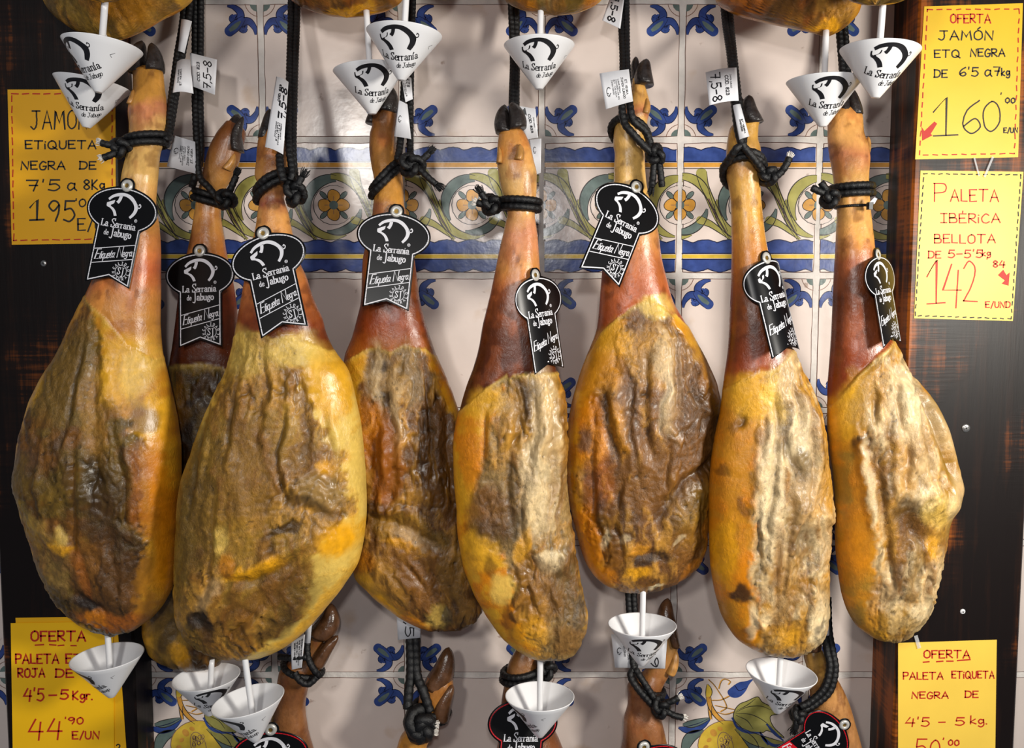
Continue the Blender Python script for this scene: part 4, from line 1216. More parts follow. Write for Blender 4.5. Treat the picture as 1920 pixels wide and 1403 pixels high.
LBL = {1: 'big olive brown ham at the far left in front of the dark board', 2: 'dark ham half hidden behind the big golden ham, its foot leaning right', 3: 'biggest golden yellow ham, second tag from the left row front, bulging before its neighbours',
       4: 'brown ham with a pale fold low down, right of and behind the biggest golden ham', 5: 'narrow orange edged ham with a long dark crack, hanging left of the broad brown ham',
       6: 'broad brown ham with a tilted black tag, right of the narrow orange ham', 7: 'ham with orange left flank and pale streaked face, its tag curled round the right side', 8: 'pale grey ham at the far right in front of the right board'}
LBL[3] = 'biggest golden yellow ham, bulging in front of both its neighbours'
EXTRA = {1:[[(185,620),(170,740),(150,860)],[(120,760),(100,880),(110,960)],[(245,760),(262,860),(275,980)],[(180,800),(185,940),(170,1040)],[(238,1000),(250,1080),(245,1140)]],3:[[(470,660),(455,760),(440,860)],[(510,640),(515,740),(500,840)],[(550,760),(545,860),(560,920)],[(430,900),(425,1000),(415,1090)],[(470,1110),(530,1140),(560,1120)],[(440,1180),(480,1150),(520,1100)],[(400,760),(385,860),(375,960)],[(620,760),(632,840),(626,900)]],4:[[(715,800),(720,900)],[(745,780),(748,880),(740,950)],[(800,700),(815,800),(820,900)],[(840,760),(850,880),(856,960)],[(720,1040),(770,1100),(800,1150)],[(760,1030),(800,1090)]],5:[[(1000,720),(1004,800),(990,900)],[(1030,760),(1036,880),(1030,960)],[(985,880),(975,960),(985,1010)],[(915,760),(905,860)],[(1020,1080),(1040,1140),(1030,1210)],[(985,1080),(1000,1130)]],6:[[(1215,640),(1200,740),(1205,840)],[(1250,620),(1258,720),(1262,800)],[(1180,700),(1172,800),(1195,900)],[(1160,880),(1150,960),(1160,1040)],[(1290,720),(1312,800)],[(1240,820),(1236,900)],[(1110,780),(1104,880),(1112,960)]],7:[[(1440,820),(1425,960),(1415,1060)],[(1468,900),(1462,1000),(1445,1100),(1430,1180)],[(1500,1060),(1490,1140),(1478,1200)],[(1420,760),(1412,860)],[(1440,740),(1440,850)],[(1500,760),(1506,860),(1500,920)],[(1478,720),(1482,800)],[(1530,800),(1536,880)],[(1410,900),(1404,1000),(1410,1080)]],8:[[(1650,760),(1640,860),(1650,940)],[(1622,800),(1630,900),(1640,1000)],[(1680,1000),(1665,1100)],[(1720,1040),(1712,1120)],[(1700,760),(1712,840),(1722,880)],[(1660,700),(1665,800)],[(1640,1000),(1650,1080)],[(1738,880),(1750,920)],[(1625,720),(1618,790)],[(1676,820),(1668,900)]]}
for k_, rs_ in EXTRA.items():
    for i_, p_ in enumerate(rs_):
        HS[k_]['ridges'].append(((5.5, 7, 4.5)[i_ % 3], (-3.2, -2.4, -3.8)[i_ % 3], p_, ('dkbrown', 'brown')[i_ % 2], .34))
        HS[k_]['ridges'].append((8, 2.2, [(a + 11, b) for a, b in p_]))
HAM = {}
for k, sp in HS.items():
    HAM[k] = make_ham(sp, LBL[k], FR)

# --- feet of the row below
LW = 'ham feet of the row below'
def foot(Y, seed, L, R, stops, hoof, dew=(), **kw):
    d = dict(Y=Y, seed=seed, L=L, R=R, stops=stops, hoof=hoof, dew=dew, knee=2000, rows=150, cols=90, fl=[(0, 0), (9, 0)], fr=[(0, 0), (9, 0)], fat=('amber', 'amber'), meat=('tan', 'brown', 'tan'), flesh=0.0, brownhoof=True)
    d.update(kw)
    return d
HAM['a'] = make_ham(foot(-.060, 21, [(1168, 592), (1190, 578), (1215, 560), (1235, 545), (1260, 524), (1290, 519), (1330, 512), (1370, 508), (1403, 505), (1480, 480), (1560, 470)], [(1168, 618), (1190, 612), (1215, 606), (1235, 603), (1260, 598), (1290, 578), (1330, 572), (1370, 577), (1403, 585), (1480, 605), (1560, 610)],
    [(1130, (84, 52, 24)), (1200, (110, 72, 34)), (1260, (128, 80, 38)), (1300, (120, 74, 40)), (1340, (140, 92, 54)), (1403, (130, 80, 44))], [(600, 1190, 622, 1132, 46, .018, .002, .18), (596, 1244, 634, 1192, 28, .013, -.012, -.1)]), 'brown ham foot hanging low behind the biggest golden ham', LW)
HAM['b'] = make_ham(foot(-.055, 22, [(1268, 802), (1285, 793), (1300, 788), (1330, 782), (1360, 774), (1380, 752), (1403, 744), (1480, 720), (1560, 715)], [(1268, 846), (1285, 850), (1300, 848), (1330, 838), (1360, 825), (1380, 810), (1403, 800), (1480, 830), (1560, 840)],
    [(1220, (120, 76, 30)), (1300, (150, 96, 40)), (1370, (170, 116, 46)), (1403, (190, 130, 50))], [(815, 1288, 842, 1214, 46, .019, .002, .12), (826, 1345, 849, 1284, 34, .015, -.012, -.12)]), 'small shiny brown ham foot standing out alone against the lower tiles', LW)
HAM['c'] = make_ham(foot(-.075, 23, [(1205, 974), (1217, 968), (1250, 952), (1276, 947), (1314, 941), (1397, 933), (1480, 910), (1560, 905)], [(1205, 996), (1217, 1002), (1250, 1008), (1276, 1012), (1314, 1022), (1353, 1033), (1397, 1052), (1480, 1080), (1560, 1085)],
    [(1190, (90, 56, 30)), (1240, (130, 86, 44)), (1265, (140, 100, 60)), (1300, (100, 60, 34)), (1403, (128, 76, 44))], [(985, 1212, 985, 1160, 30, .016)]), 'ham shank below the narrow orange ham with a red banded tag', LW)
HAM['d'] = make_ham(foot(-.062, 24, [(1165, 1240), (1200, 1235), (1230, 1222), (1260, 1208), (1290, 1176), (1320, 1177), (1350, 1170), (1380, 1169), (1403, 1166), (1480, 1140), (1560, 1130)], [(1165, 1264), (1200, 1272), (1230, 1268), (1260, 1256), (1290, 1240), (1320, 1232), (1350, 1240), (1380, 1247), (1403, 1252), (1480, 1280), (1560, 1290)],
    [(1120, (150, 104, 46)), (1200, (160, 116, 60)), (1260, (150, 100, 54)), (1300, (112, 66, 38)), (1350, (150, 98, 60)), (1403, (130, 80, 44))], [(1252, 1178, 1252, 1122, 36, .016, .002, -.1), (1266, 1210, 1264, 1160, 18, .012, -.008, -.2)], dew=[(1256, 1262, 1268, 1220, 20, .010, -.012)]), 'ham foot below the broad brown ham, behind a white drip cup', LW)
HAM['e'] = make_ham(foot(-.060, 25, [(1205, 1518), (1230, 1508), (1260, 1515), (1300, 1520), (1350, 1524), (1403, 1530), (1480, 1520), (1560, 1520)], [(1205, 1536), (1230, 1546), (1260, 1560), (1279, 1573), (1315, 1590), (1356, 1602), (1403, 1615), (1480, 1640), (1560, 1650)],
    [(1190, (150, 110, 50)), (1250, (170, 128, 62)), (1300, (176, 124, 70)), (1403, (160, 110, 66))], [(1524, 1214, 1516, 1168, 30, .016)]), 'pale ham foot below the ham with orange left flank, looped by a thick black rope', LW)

# --- bottoms of the row above
UP = 'ham bottoms of the row above'
def upper(Y, seed, L, R, fat, meat, blobs=(), **kw):
    d = dict(Y=Y, seed=seed, L=[(-620, L[0][1] + 40)] + L, R=[(-620, R[0][1] - 40)] + R, stops=[(-700, 'amber'), (200, 'amber')], knee=-2000, rows=200, cols=170, ratio=.52, maxd=.06, fat=fat, meat=meat, blobs=list(blobs))
    l0, r0 = L[0][1], R[0][1]
    d['fl'] = [(-700, l0 + 22), (100, l0 + 22)]
    d['fr'] = [(-700, r0 - 40), (100, r0 - 40)]
    d.update(kw)
    return d
HAM['u1'] = make_ham(upper(-.120, 31, [(-260, 70), (-60, 78), (0, 84), (25, 96), (45, 120), (62, 150), (72, 180), (77, 205)], [(-260, 365), (-60, 372), (-10, 360), (10, 340), (30, 305), (50, 275), (66, 245), (74, 225), (77, 208)], ('orange', 'yellow'), ('tan', 'olive', 'brown'), [(260, 20, 60, 26, -20, 'amber', .8), (170, 40, 14, 30, 0, 'olive', .6), (110, 30, 20, 30, 0, 'dkbrown', .4)], mould=.2, maxd=.055), 'ham bottom at the upper left above the two drip cups', UP)
HAM['u2'] = make_ham(upper(-.100, 32, [(-260, 520), (-40, 535), (0, 548), (15, 575), (26, 610), (32, 645)], [(-260, 790), (-40, 772), (0, 752), (15, 730), (26, 695), (32, 655)], ('orange', 'amber'), ('brown', 'rust', 'dkbrown'), [(640, 28, 90, 7, 2, 'gold', .85), (700, 10, 30, 20, 0, 'olive', .6)], maxd=.05), 'ham bottom with golden drips, second from the left in the row above', UP)
HAM['u3'] = make_ham(upper(-.100, 33, [(-260, 925), (-60, 930), (-20, 938), (0, 948), (14, 972), (22, 1000), (28, 1035)], [(-260, 1150), (-60, 1146), (-20, 1140), (0, 1128), (14, 1106), (23, 1080), (28, 1045)], ('orange', 'yellow'), ('grey', 'olive', 'brown'), [(1105, 12, 20, 20, -30, 'orange', .85), (985, 12, 30, 10, 20, 'orange', .6)], mould=.3, maxd=.05), 'small mouldy ham bottom above the middle drip cup', UP)
HAM['u4'] = make_ham(upper(-.125, 34, [(-260, 1310), (-60, 1330), (0, 1346), (15, 1368), (30, 1410), (45, 1465), (58, 1515), (66, 1538), (69, 1550)], [(-260, 1625), (-60, 1620), (0, 1614), (20, 1610), (40, 1598), (55, 1580), (64, 1565), (69, 1553)], ('orange', 'amber'), ('rust', 'brown', 'tan'), [(1560, 20, 40, 34, 0, 'tan', .8), (1430, 20, 50, 14, 15, 'dkbrown', .5), (1540, 60, 30, 7, 0, 'gold', .7)], maxd=.05), 'long reddish ham bottom at the upper right with a yellow tip', UP)
HAM['u5'] = make_ham(upper(-.235, 35, [(-260, 1520), (-60, 1540), (-25, 1560), (-5, 1590), (5, 1615), (9, 1640)], [(-260, 1760), (-60, 1750), (-25, 1730), (-5, 1705), (5, 1680), (9, 1650)], ('amber', 'yellow'), ('olive', 'brown', 'tan'), maxd=.045), 'ham bottom just peeping in at the upper right corner', UP)
HAM['u6'] = make_ham(upper(-.205, 36, [(-260, 640), (-90, 655), (-50, 670), (-30, 700), (-20, 725), (-16, 750)], [(-260, 880), (-90, 862), (-50, 845), (-30, 815), (-20, 790), (-16, 760)], ('amber', 'yellow'), ('olive', 'brown', 'tan'), maxd=.045), 'ham higher up that holds the front drip cup left of top centre', UP)
HAM['u7'] = make_ham(upper(-.237, 37, [(-260, 80), (-70, 95), (-35, 110), (-10, 145), (0, 172), (4, 190)], [(-260, 310), (-70, 300), (-35, 280), (-10, 245), (0, 216), (4, 197)], ('amber', 'orange'), ('tan', 'olive', 'brown'), maxd=.04, mould=.2), 'tip of a ham in front of the upper left ham, holding the front drip cup', UP)
# ---------------------------------------------------------------- black cords
def tube(mb, pts, r, sides=16, step=None, braid=True, closed=False, endr=None, mi=0, smoothn=8):
    c = [Vector(p) for p in catmull([tuple(p) for p in pts], smoothn)] if len(pts) > 2 else [Vector(p) for p in pts]
    # resample
    step = step or r * .30
    L = [0]
    for i in range(len(c) - 1):
        L.append(L[-1] + (c[i + 1] - c[i]).length)
    n = max(6, int(L[-1] / step))
    q = []
    j = 0
    for k in range(n + (0 if closed else 1)):
        t = L[-1] * k / n
        while j < len(L) - 2 and L[j + 1] < t:
            j += 1
        f = (t - L[j]) / max(1e-9, L[j + 1] - L[j])
        q.append(c[j].lerp(c[j + 1], min(1, f)))
    m = len(q)
    up = None
    vs, fs = [], []
    kk = math.pi / (r * 1.5)
    for i in range(m):
        if closed:
            d = q[(i + 1) % m] - q[i - 1]
        else:
            d = q[min(i + 1, m - 1)] - q[max(i - 1, 0)]
        d.normalize()
        if up is None:
            up = Vector((0.31, 0.9, 0.27))
        up = (up - d * up.dot(d))
        if up.length < 1e-4:
            up = Vector((1, 0, 0)) - d * d.x
        up.normalize()
        sd = d.cross(up)
        s_ = L[-1] * i / n
        for k in range(sides):
            a = 2 * math.pi * k / sides
            rr = r
            if braid:
                rr = r * (1 + .13 * math.cos(4 * a + kk * s_) * math.cos(4 * a - kk * s_))
            if endr and not closed:
                e = min(i, m - 1 - i)
                if e < 3:
                    rr *= (0.45, .8, .95)[e]
            vs.append(q[i] + (up * math.cos(a) + sd * math.sin(a)) * rr)
    for i in range(m - (0 if closed else 1)):
        for k in range(sides):
            i2 = (i + 1) % m
            fs.append((i * sides + k, i * sides + (k + 1) % sides, i2 * sides + (k + 1) % sides, i2 * sides + k))
    if not closed:
        fs.append(tuple(range(sides))[::-1])
        fs.append(tuple(range((m - 1) * sides, m * sides)))
    mb.add(vs, fs, mi)


RR = .0045


def ring(mb, h, y, tilt=0, wraps=1, r=RR, gap=2.0, dx=0, tiltd=0.0, grow=0.0):
    """cord wrapped round a shank; tilt in px raises the right side"""
    for w in range(wraps):
        yy = y + (w - (wraps - 1) / 2) * gap * r / mpp(h.Yc, y)
        pts = []
        for k in range(24):
            a = 2 * math.pi * k / 24
            yq = yy - tilt * math.cos(a) + tiltd * math.sin(a)
            xl, xr, hd, yc = h.at(min(max(yq, h.L[0][0] + 2), 1400))
            m = mpp(yc, yq)
            hx = (xr - xl) / 2 * m + r * 1.0 + grow
            hy = hd + r * 1.0 + grow
            p = P((xl + xr) / 2, yq, yc)
            pts.append(Vector((p.x + hx * math.cos(a), yc - hy * math.sin(a), p.z)))
        pts.append(pts[0])
        tube(mb, pts, r, closed=True)


def knot(mb, x, y, Y, w, hgt, dep=.014, r=RR, turn=0.0, n=2):
    """a tied lump: one cord running over and under itself"""
    c = P(x, y, Y)
    m = mpp(Y, y)
    pts = []
    K = 44
    for k in range(K + 1):
        t = 2 * math.pi * k / K
        a = (2 + math.cos(3 * t)) / 3
        u, v, d = a * math.cos(2 * t), a * math.sin(2 * t), math.sin(3 * t)
        u, v = u * math.cos(turn) - v * math.sin(turn), u * math.sin(turn) + v * math.cos(turn)
        pts.append(Vector((c.x + u * (w / 2) * m * .86, c.y - d * dep * .6, c.z + v * (hgt / 2) * m * .86)))
    tube(mb, pts, r, closed=True, smoothn=3)
    # heart of the knot
    vs, fs = [], []
    for i in range(9):
        for k in range(12):
            th, ph = math.pi * i / 8, 2 * math.pi * k / 12
            vs.append((c.x + .68 * w / 2 * m * math.sin(th) * math.cos(ph), c.y - .6 * dep * math.sin(th) * math.sin(ph), c.z + .68 * hgt / 2 * m * math.cos(th)))
    for i in range(8):
        for k in range(12):
            fs.append((i * 12 + k, i * 12 + (k + 1) % 12, (i + 1) * 12 + (k + 1) % 12, (i + 1) * 12 + k))
    mb.add(vs, fs)


def fray(mb, p, d, r=.0034, n=22, ln=.008, seed=0):
    """loose pale strands of the cord's core"""
    rn = random.Random(seed)
    d = Vector(d).normalized()
    for i in range(n):
        o = Vector((rn.uniform(-1, 1), rn.uniform(-1, 1), rn.uniform(-1, 1)))
        o = (o - d * o.dot(d)) * r
        a = Vector(p) + o * .8
        b = a + d * ln * rn.uniform(.6, 1.2) + o * rn.uniform(.2, 1.0)
        tube(mb, [a, (a + b) / 2 + o * .2, b], .0005, sides=5, braid=False, step=.003, smoothn=2)


RG = 'black hanging cords'
SLOT = {}


def rope(key, label, strands=(), rings=(), knots=(), ends=(), r=RR, tuft=()):
    """strands: lists of (x, y, Y); rings: kwargs; ends: ((x0,y0,Y0),(x1,y1,Y1), frayed)"""
    h = HAM.get(key)
    allp = [p for s in strands for p in s]
    base = P(*allp[0]) if allp else P(*ends[0][0])
    if h is not None:
        xl, xr, hd, yc = h.at(rings[0]['y'] if rings else 300)
        base = P((xl + xr) / 2, rings[0]['y'] if rings else 300, h.Yc)
    root = thing('hanging_cord', label, 'rope', base, RG)
    for s in strands:
        mb = MB()
        tube(mb, [P(*p) for p in s], r)
        mb.build('cord_strand', MROPE, root, True)
    if rings:
        mb = MB()
        for k in rings:
            ring(mb, h, **k)
        mb.build('cord_wrap', MROPE, root, True)
    for k in knots:
        mb = MB()
        knot(mb, *k)
        mb.build('knot', MROPE, root, True)
    for i, e in enumerate(ends):
        mb = MB()
        a, b = P(*e[0]), P(*e[1])
        mid = (a + b) / 2 + Vector((0, -.002, -.001))
        tube(mb, [a, mid, b], r * .95)
        en = mb.build('cord_end', MROPE, root, True)
        if e[2]:
            mb = MB()
            fray(mb, b, b - mid, n=26 if e[2] == 1 else 40, ln=.006 if e[2] == 1 else .010, seed=hash(label) % 1000 + i if False else len(label) + i)
            f = mb.build('frayed_tip', MFRAY if e[2] == 1 else MROPE, en, True)
            if e[2] == 1:
                f['label'] = 'pale frayed strands'
    return root


def fy(k, x, y, d=0.0):
    return HAM[k].fy(x, y) - d


T = -120
rope(1, 'black cord tied round the olive brown ham at the far left, knot on its left', [[(350, T, -.03), (345, 20, -.055), (332, 110, -.085), (320, 200, -.118), (317, 240, -.132), (311, 263, -.146)], [(364, T, -.03), (355, 20, -.055), (340, 110, -.083), (325, 205, -.116), (318, 250, -.132)]],
     [dict(y=266, tilt=5, wraps=2)], [(228, 278, -.158, 36, 36)], [((222, 274, -.162), (190, 268, -.168), 1), ((222, 284, -.162), (194, 296, -.168), 1)])
rope(2, 'black cord from the top down to the dark foot leaning right, big knot at right', [[(366, T, -.025), (366, 60, -.045), (366, 180, -.075), (370, 280, -.098), (374, 330, -.104), (392, 352, -.108), (414, 380, -.112)], [(377, T, -.025), (376, 60, -.045), (375, 180, -.073), (376, 290, -.094), (366, 330, -.094), (360, 350, -.088)]],
     [dict(y=372, tilt=-8, wraps=2)], [(424, 374, -.112, 36, 36)], [((430, 362, -.114), (443, 330, -.116), 2)])
rope(3, 'black cord on the biggest golden ham, bushy knot to the right of the shank', [[(541, T, -.03), (546, 0, -.05), (543, 150, -.13), (541, 260, -.195), (548, 322, -.214), (544, 338, -.218)], [(553, T, -.03), (557, 0, -.05), (552, 150, -.128), (549, 270, -.193), (552, 330, -.208)], [(524, 292, -.208), (526, 318, -.216), (532, 340, -.220)]],
     [dict(y=350, tilt=20, wraps=2, tiltd=-6)], [(553, 362, -.212, 38, 54)], [((556, 352, -.218), (566, 332, -.220), 2)])
rope(4, 'black cord knotted on the brown shank beside the golden ham, two cut ends right', [[(766, T, -.025), (763, 0, -.035), (758, 150, -.080), (751, 262, -.110), (745, 300, -.13)], [(777, T, -.025), (774, 0, -.035), (770, 150, -.078), (769, 270, -.108), (770, 300, -.128)]],
     [dict(y=334, tilt=28, wraps=2)], [(772, 310, -.134, 50, 44)], [((786, 304, -.136), (804, 288, -.138), 2), ((784, 314, -.136), (818, 346, -.138), 2)])
rope(5, 'black cord round the narrow orange ham shank, frayed knot at its left', [[(956, T, -.022), (958, 0, -.030), (962, 110, -.050), (960, 200, -.095), (962, 300, -.118), (968, 372, -.118)], [(968, T, -.022), (968, 0, -.030), (969, 110, -.048), (968, 200, -.093), (972, 300, -.114), (980, 376, -.114)]],
     [dict(y=384, tilt=-2, wraps=2)], [(922, 384, -.166, 38, 38)], [((915, 384, -.168), (894, 380, -.172), 1), ((915, 378, -.168), (902, 362, -.172), 2)])
rope(6, 'black cord crossing over the shank of the broad brown ham', [[(1160, T, -.03), (1163, 0, -.05), (1168, 110, -.105), (1166, 190, -.15), (1170, 228, -.16), (1186, 250, -.164), (1212, 278, -.158), (1226, 290, -.150)], [(1173, T, -.03), (1174, 0, -.05), (1175, 110, -.105), (1180, 190, -.15), (1188, 226, -.158), (1208, 244, -.152), (1217, 262, -.146), (1224, 284, -.146)]],
     [dict(y=252, tilt=-14, wraps=1, tiltd=-22)], [(1229, 292, -.148, 30, 40, .014, RR, 1.2)], [((1226, 306, -.148), (1222, 350, -.142), 2), ((1236, 306, -.148), (1241, 350, -.144), 0)])
rope(7, 'black cord on the shank with the pale face and orange flank, white frayed tip', [[(1350, T, -.025), (1358, 20, -.045), (1370, 110, -.125), (1378, 200, -.172), (1388, 262, -.186), (1412, 296, -.184), (1432, 324, -.172)], [(1361, T, -.025), (1368, 20, -.045), (1376, 110, -.123), (1386, 200, -.170), (1394, 262, -.182), (1380, 280, -.186), (1362, 306, -.170)]],
     [dict(y=322, tilt=-2, wraps=1, tiltd=-32), dict(y=318, tilt=-2, wraps=1, tiltd=-18)], [(1440, 330, -.168, 36, 32, .014, RR, .5)], [((1450, 332, -.170), (1466, 322, -.172), 0), ((1464, 324, -.172), (1480, 296, -.174), 1)])
rope(8, 'black cord wrapped round the far right shank, knot on its left', [[(1564, T, -.022), (1569, 0, -.028), (1578, 110, -.045), (1584, 200, -.070), (1590, 300, -.100), (1595, 350, -.118)], [(1576, T, -.022), (1580, 0, -.028), (1588, 110, -.043), (1594, 200, -.068), (1600, 300, -.098), (1606, 352, -.114)]],
     [dict(y=358, tilt=2, wraps=2)], [(1556, 372, -.166, 30, 36)], [((1550, 364, -.168), (1522, 352, -.172), 0), ((1552, 360, -.168), (1539, 342, -.172), 0)])
rope('a', 'black cord looped on the brown foot behind the biggest golden ham', [[(577, 1080, -.07), (577, 1180, -.082), (576, 1222, -.090), (580, 1240, -.092), (590, 1258, -.092), (599, 1268, -.086)], [(524, 1232, -.085), (545, 1234, -.094), (575, 1232, -.096)], [(553, 1262, -.092), (562, 1276, -.096), (578, 1283, -.096), (594, 1270, -.092)]],
     [dict(y=1252, tilt=-10, wraps=1)])
rope('b', 'wide black strap ending in a big worn knot by the small shiny foot', [[(768, 1150, -.05), (769, 1200, -.056), (770, 1260, -.064), (766, 1300, -.072), (764, 1330, -.078)], [(779, 1150, -.05), (780, 1200, -.056), (781, 1262, -.064), (795, 1300, -.078), (806, 1335, -.082)]],
     [dict(y=1334, tilt=-8, wraps=2)], [(787, 1358, -.088, 52, 60, .018, .0085), (792, 1366, -.092, 40, 40, .014, .008, .8)], [((800, 1350, -.09), (815, 1358, -.094), 1), ((798, 1368, -.09), (813, 1374, -.094), 1)], r=.0066)
rope('c', 'black cord knot showing beneath the narrow orange ham', [[(1016, 1150, -.08), (1017, 1200, -.085), (1020, 1240, -.092)]], [dict(y=1262, tilt=6, wraps=2)], [(1026, 1254, -.094, 32, 40)])
rope('d', 'black cord with two cut ends on the foot below the broad brown ham', [[(1176, 1080, -.06), (1180, 1150, -.066), (1186, 1240, -.078), (1196, 1262, -.088), (1206, 1278, -.094), (1228, 1312, -.096)], [(1186, 1080, -.06), (1190, 1150, -.066), (1192, 1240, -.076), (1182, 1266, -.088), (1196, 1292, -.098), (1222, 1322, -.098)]],
     [dict(y=1285, tilt=-12, wraps=1)], [(1238, 1326, -.098, 32, 38)], [((1246, 1318, -.10), (1272, 1308, -.104), 1), ((1246, 1332, -.10), (1280, 1346, -.104), 1)])
rope('e', 'thick black cord looping past the white drip cup at the lower right', [[(1544, 1120, -.07), (1546, 1180, -.078), (1551, 1222, -.088), (1556, 1252, -.094), (1546, 1290, -.098), (1520, 1316, -.098), (1500, 1326, -.098)], [(1552, 1120, -.068), (1554, 1180, -.076), (1561, 1222, -.084), (1566, 1256, -.09), (1556, 1296, -.094), (1528, 1322, -.094), (1504, 1334, -.094)]],
     [], [(1496, 1340, -.098, 24, 26)], [((1494, 1346, -.10), (1490, 1366, -.10), 2)], r=.0048)
# nylon tie on the far right shank
mb = MB()
ring(mb, HAM[8], 388, 1, 1, r=.0016, grow=.0008)
c0 = P(1632, 384, -.175)
rt_ = thing('cable_tie', 'thin black cable tie under the cord of the far right ham', 'cable tie', P(1600, 388, -.152))
mb.build('tie_band', MTIE, rt_, True)
mb = MB()
box(mb, c0.x - .0035, c0.x + .003, c0.y - .003, c0.y + .004, c0.z - .006, c0.z + .003, .001)
mb.build('tie_head', MTIE, rt_)
mb = MB()
a = [P(1626, 384, -.174), P(1640, 370, -.176), P(1645, 373, -.177), P(1640, 382, -.176), P(1628, 389, -.174)]
mb.add(a + [p + Vector((0, .0004, 0)) for p in a], [(0, 1, 2, 3, 4), (9, 8, 7, 6, 5)])
mb.build('tie_tab', MLABEL, rt_)
# ---------------------------------------------------------------- drip cups
CUP_R, CUP_r, CUP_H = .0462, .0050, .0560
CUP_HALF = math.atan((CUP_R - CUP_r) / CUP_H)
CUPG = 'white drip cups'


def drip_cup(label, rim, Y, rodtop, logo=0.0, tilt=0.0, pitch=0.0, mark=True):
    """rim: photo position of the rim centre; logo: turn of the print about the axis in degrees"""
    c = P(rim[0], rim[1], Y)
    ax = Vector((math.sin(math.radians(tilt)) * math.cos(math.radians(pitch)), -math.sin(math.radians(pitch)), math.cos(math.radians(tilt)) * math.cos(math.radians(pitch)))).normalized()
    right = Vector((0, 1, 0)).cross(ax).normalized()
    front = ax.cross(right).normalized()   # away from the viewer is +Y
    if front.y > 0:
        front = -front
    right = front.cross(ax).normalized()
    if right.x < 0:
        right = -right
    tip = c - ax * CUP_H
    root = thing('drip_cup', label, 'drip cup', tip, CUPG)

    def pt(r, z, a):
        return tip + ax * z + (right * math.sin(a) + front * math.cos(a)) * r
    prof = [(0, 0), (CUP_r * .9, 0), (CUP_r, .0004)]
    for k in range(1, 9):
        t = k / 8
        prof.append((CUP_r + (CUP_R - CUP_r) * t, CUP_H * t))
    prof += [(CUP_R + .0002, CUP_H + .0007), (CUP_R - .0006, CUP_H + .0012), (CUP_R - .0014, CUP_H + .0006)]
    for k in range(8):
        t = 1 - k / 7
        prof.append((max(.0022, CUP_r - .0016 + (CUP_R - CUP_r - .0006) * t), .004 + (CUP_H - .0045) * t))
    prof.append((0, .0038))
    M = 56
    vs, fs = [], []
    for r, z in prof:
        for k in range(M):
            vs.append(pt(r, z, 2 * math.pi * k / M))
    for i in range(len(prof) - 1):
        for k in range(M):
            fs.append((i * M + k, i * M + (k + 1) % M, (i + 1) * M + (k + 1) % M, (i + 1) * M + k))
    mb = MB()
    mb.add(vs, fs)
    cup = mb.build('cup', MWHITE, root, True)
    # rod standing in the cup and stuck into the ham
    a, b = tip + ax * .006, P(rodtop[0], rodtop[1], rodtop[2] if len(rodtop) > 2 else Y)
    mb = MB()
    tube(mb, [a, a.lerp(b, .5), b], .0040, sides=18, braid=False, step=.01, smoothn=3)
    mb.build('rod', MWHITE, root, True)
    if mark:
        # print rolled onto the cone: v is the distance from the virtual point, u runs round it
        d0 = CUP_r / math.sin(CUP_HALF)
        la = math.radians(logo)

        def fm(u, v, l):
            s = math.hypot(u, v)
            ph = math.atan2(u, v) / math.sin(CUP_HALF)
            z = (s - d0) * math.cos(CUP_HALF)
            r = s * math.sin(CUP_HALF) + .00022
            return pt(r, z, ph + la)
        mb = MB()
        big = MB()
        # fine pieces so that the print follows the curve
        T_ = lambda p: ((p[0] - 530) * .000110, -(p[1] - 358) * .000104 + .0585)

        def dense(poly):
            o = []
            n = len(poly)
            for i in range(n):
                p, q = np.array(poly[i]), np.array(poly[(i + 1) % n])
                for k in range(3):
                    o.append(p + (q - p) * k / 3)
            return o
        body_l = [PIG_BODY[i] for i in range(0, 12)]
        body_r = [PIG_BODY[i] for i in (21, 20, 19, 18, 17, 16, 15, 14, 13, 12)]
        # back of the pig as a swept band (bends well), then ear and face
        outer = catmull([T_(p) for p in PIG_BODY[0:12]], 4)
        inner = catmull([T_(p) for p in [(348, 330), (388, 296), (430, 274), (468, 264), (530, 258), (575, 276), (614, 306), (642, 340), (656, 378), (652, 414), (634, 450), (618, 482)]], 4)
        strip_fill(mb, outer, inner, fm)
        ear_a = catmull([T_(p) for p in [(505, 240), (500, 285), (480, 335), (465, 347)]], 4)
        ear_b = catmull([T_(p) for p in [(466, 252), (455, 300), (442, 318), (435, 325)]], 4)
        strip_fill(mb, ear_a, ear_b, fm)
        f1_ = catmull([T_(p) for p in [(418, 308), (410, 350), (372, 382), (420, 410), (455, 450), (475, 495)]], 4)
        f2_ = catmull([T_(p) for p in [(310, 345), (312, 380), (324, 408), (362, 426), (402, 464), (428, 512)]], 4)
        strip_fill(mb, f1_, f2_, fm)
        ribbon(mb, catmull([T_(p) for p in PIG_TAIL], 4), .0011, fm)
        st, w = text_strokes('La Serranía', .0088, .17, True)
        for s in st:
            s = [np.array((p[0] * (.047 / w) - .0235, p[1] + .0315)) for p in s]
            ribbon(mb, s, .0013, fm, nib=.5)
        st, w = text_strokes('de Jabugo', .0060, .10)
        for s in st:
            s = [np.array((p[0] * (.024 / w) - .004 + p[1] * .2, p[1] + .0225)) for p in s]
            ribbon(mb, s, .0007, fm)
        # recycling mark and small print round the back of the cone
        for dx, hgt in ((.040, .004),):
            ribbon(mb, [np.array((dx, .0375)), np.array((dx, .0415)), np.array((dx + .006, .0405))], .0005, fm)
        mb.build('printed_mark', MINK, cup)
    return root


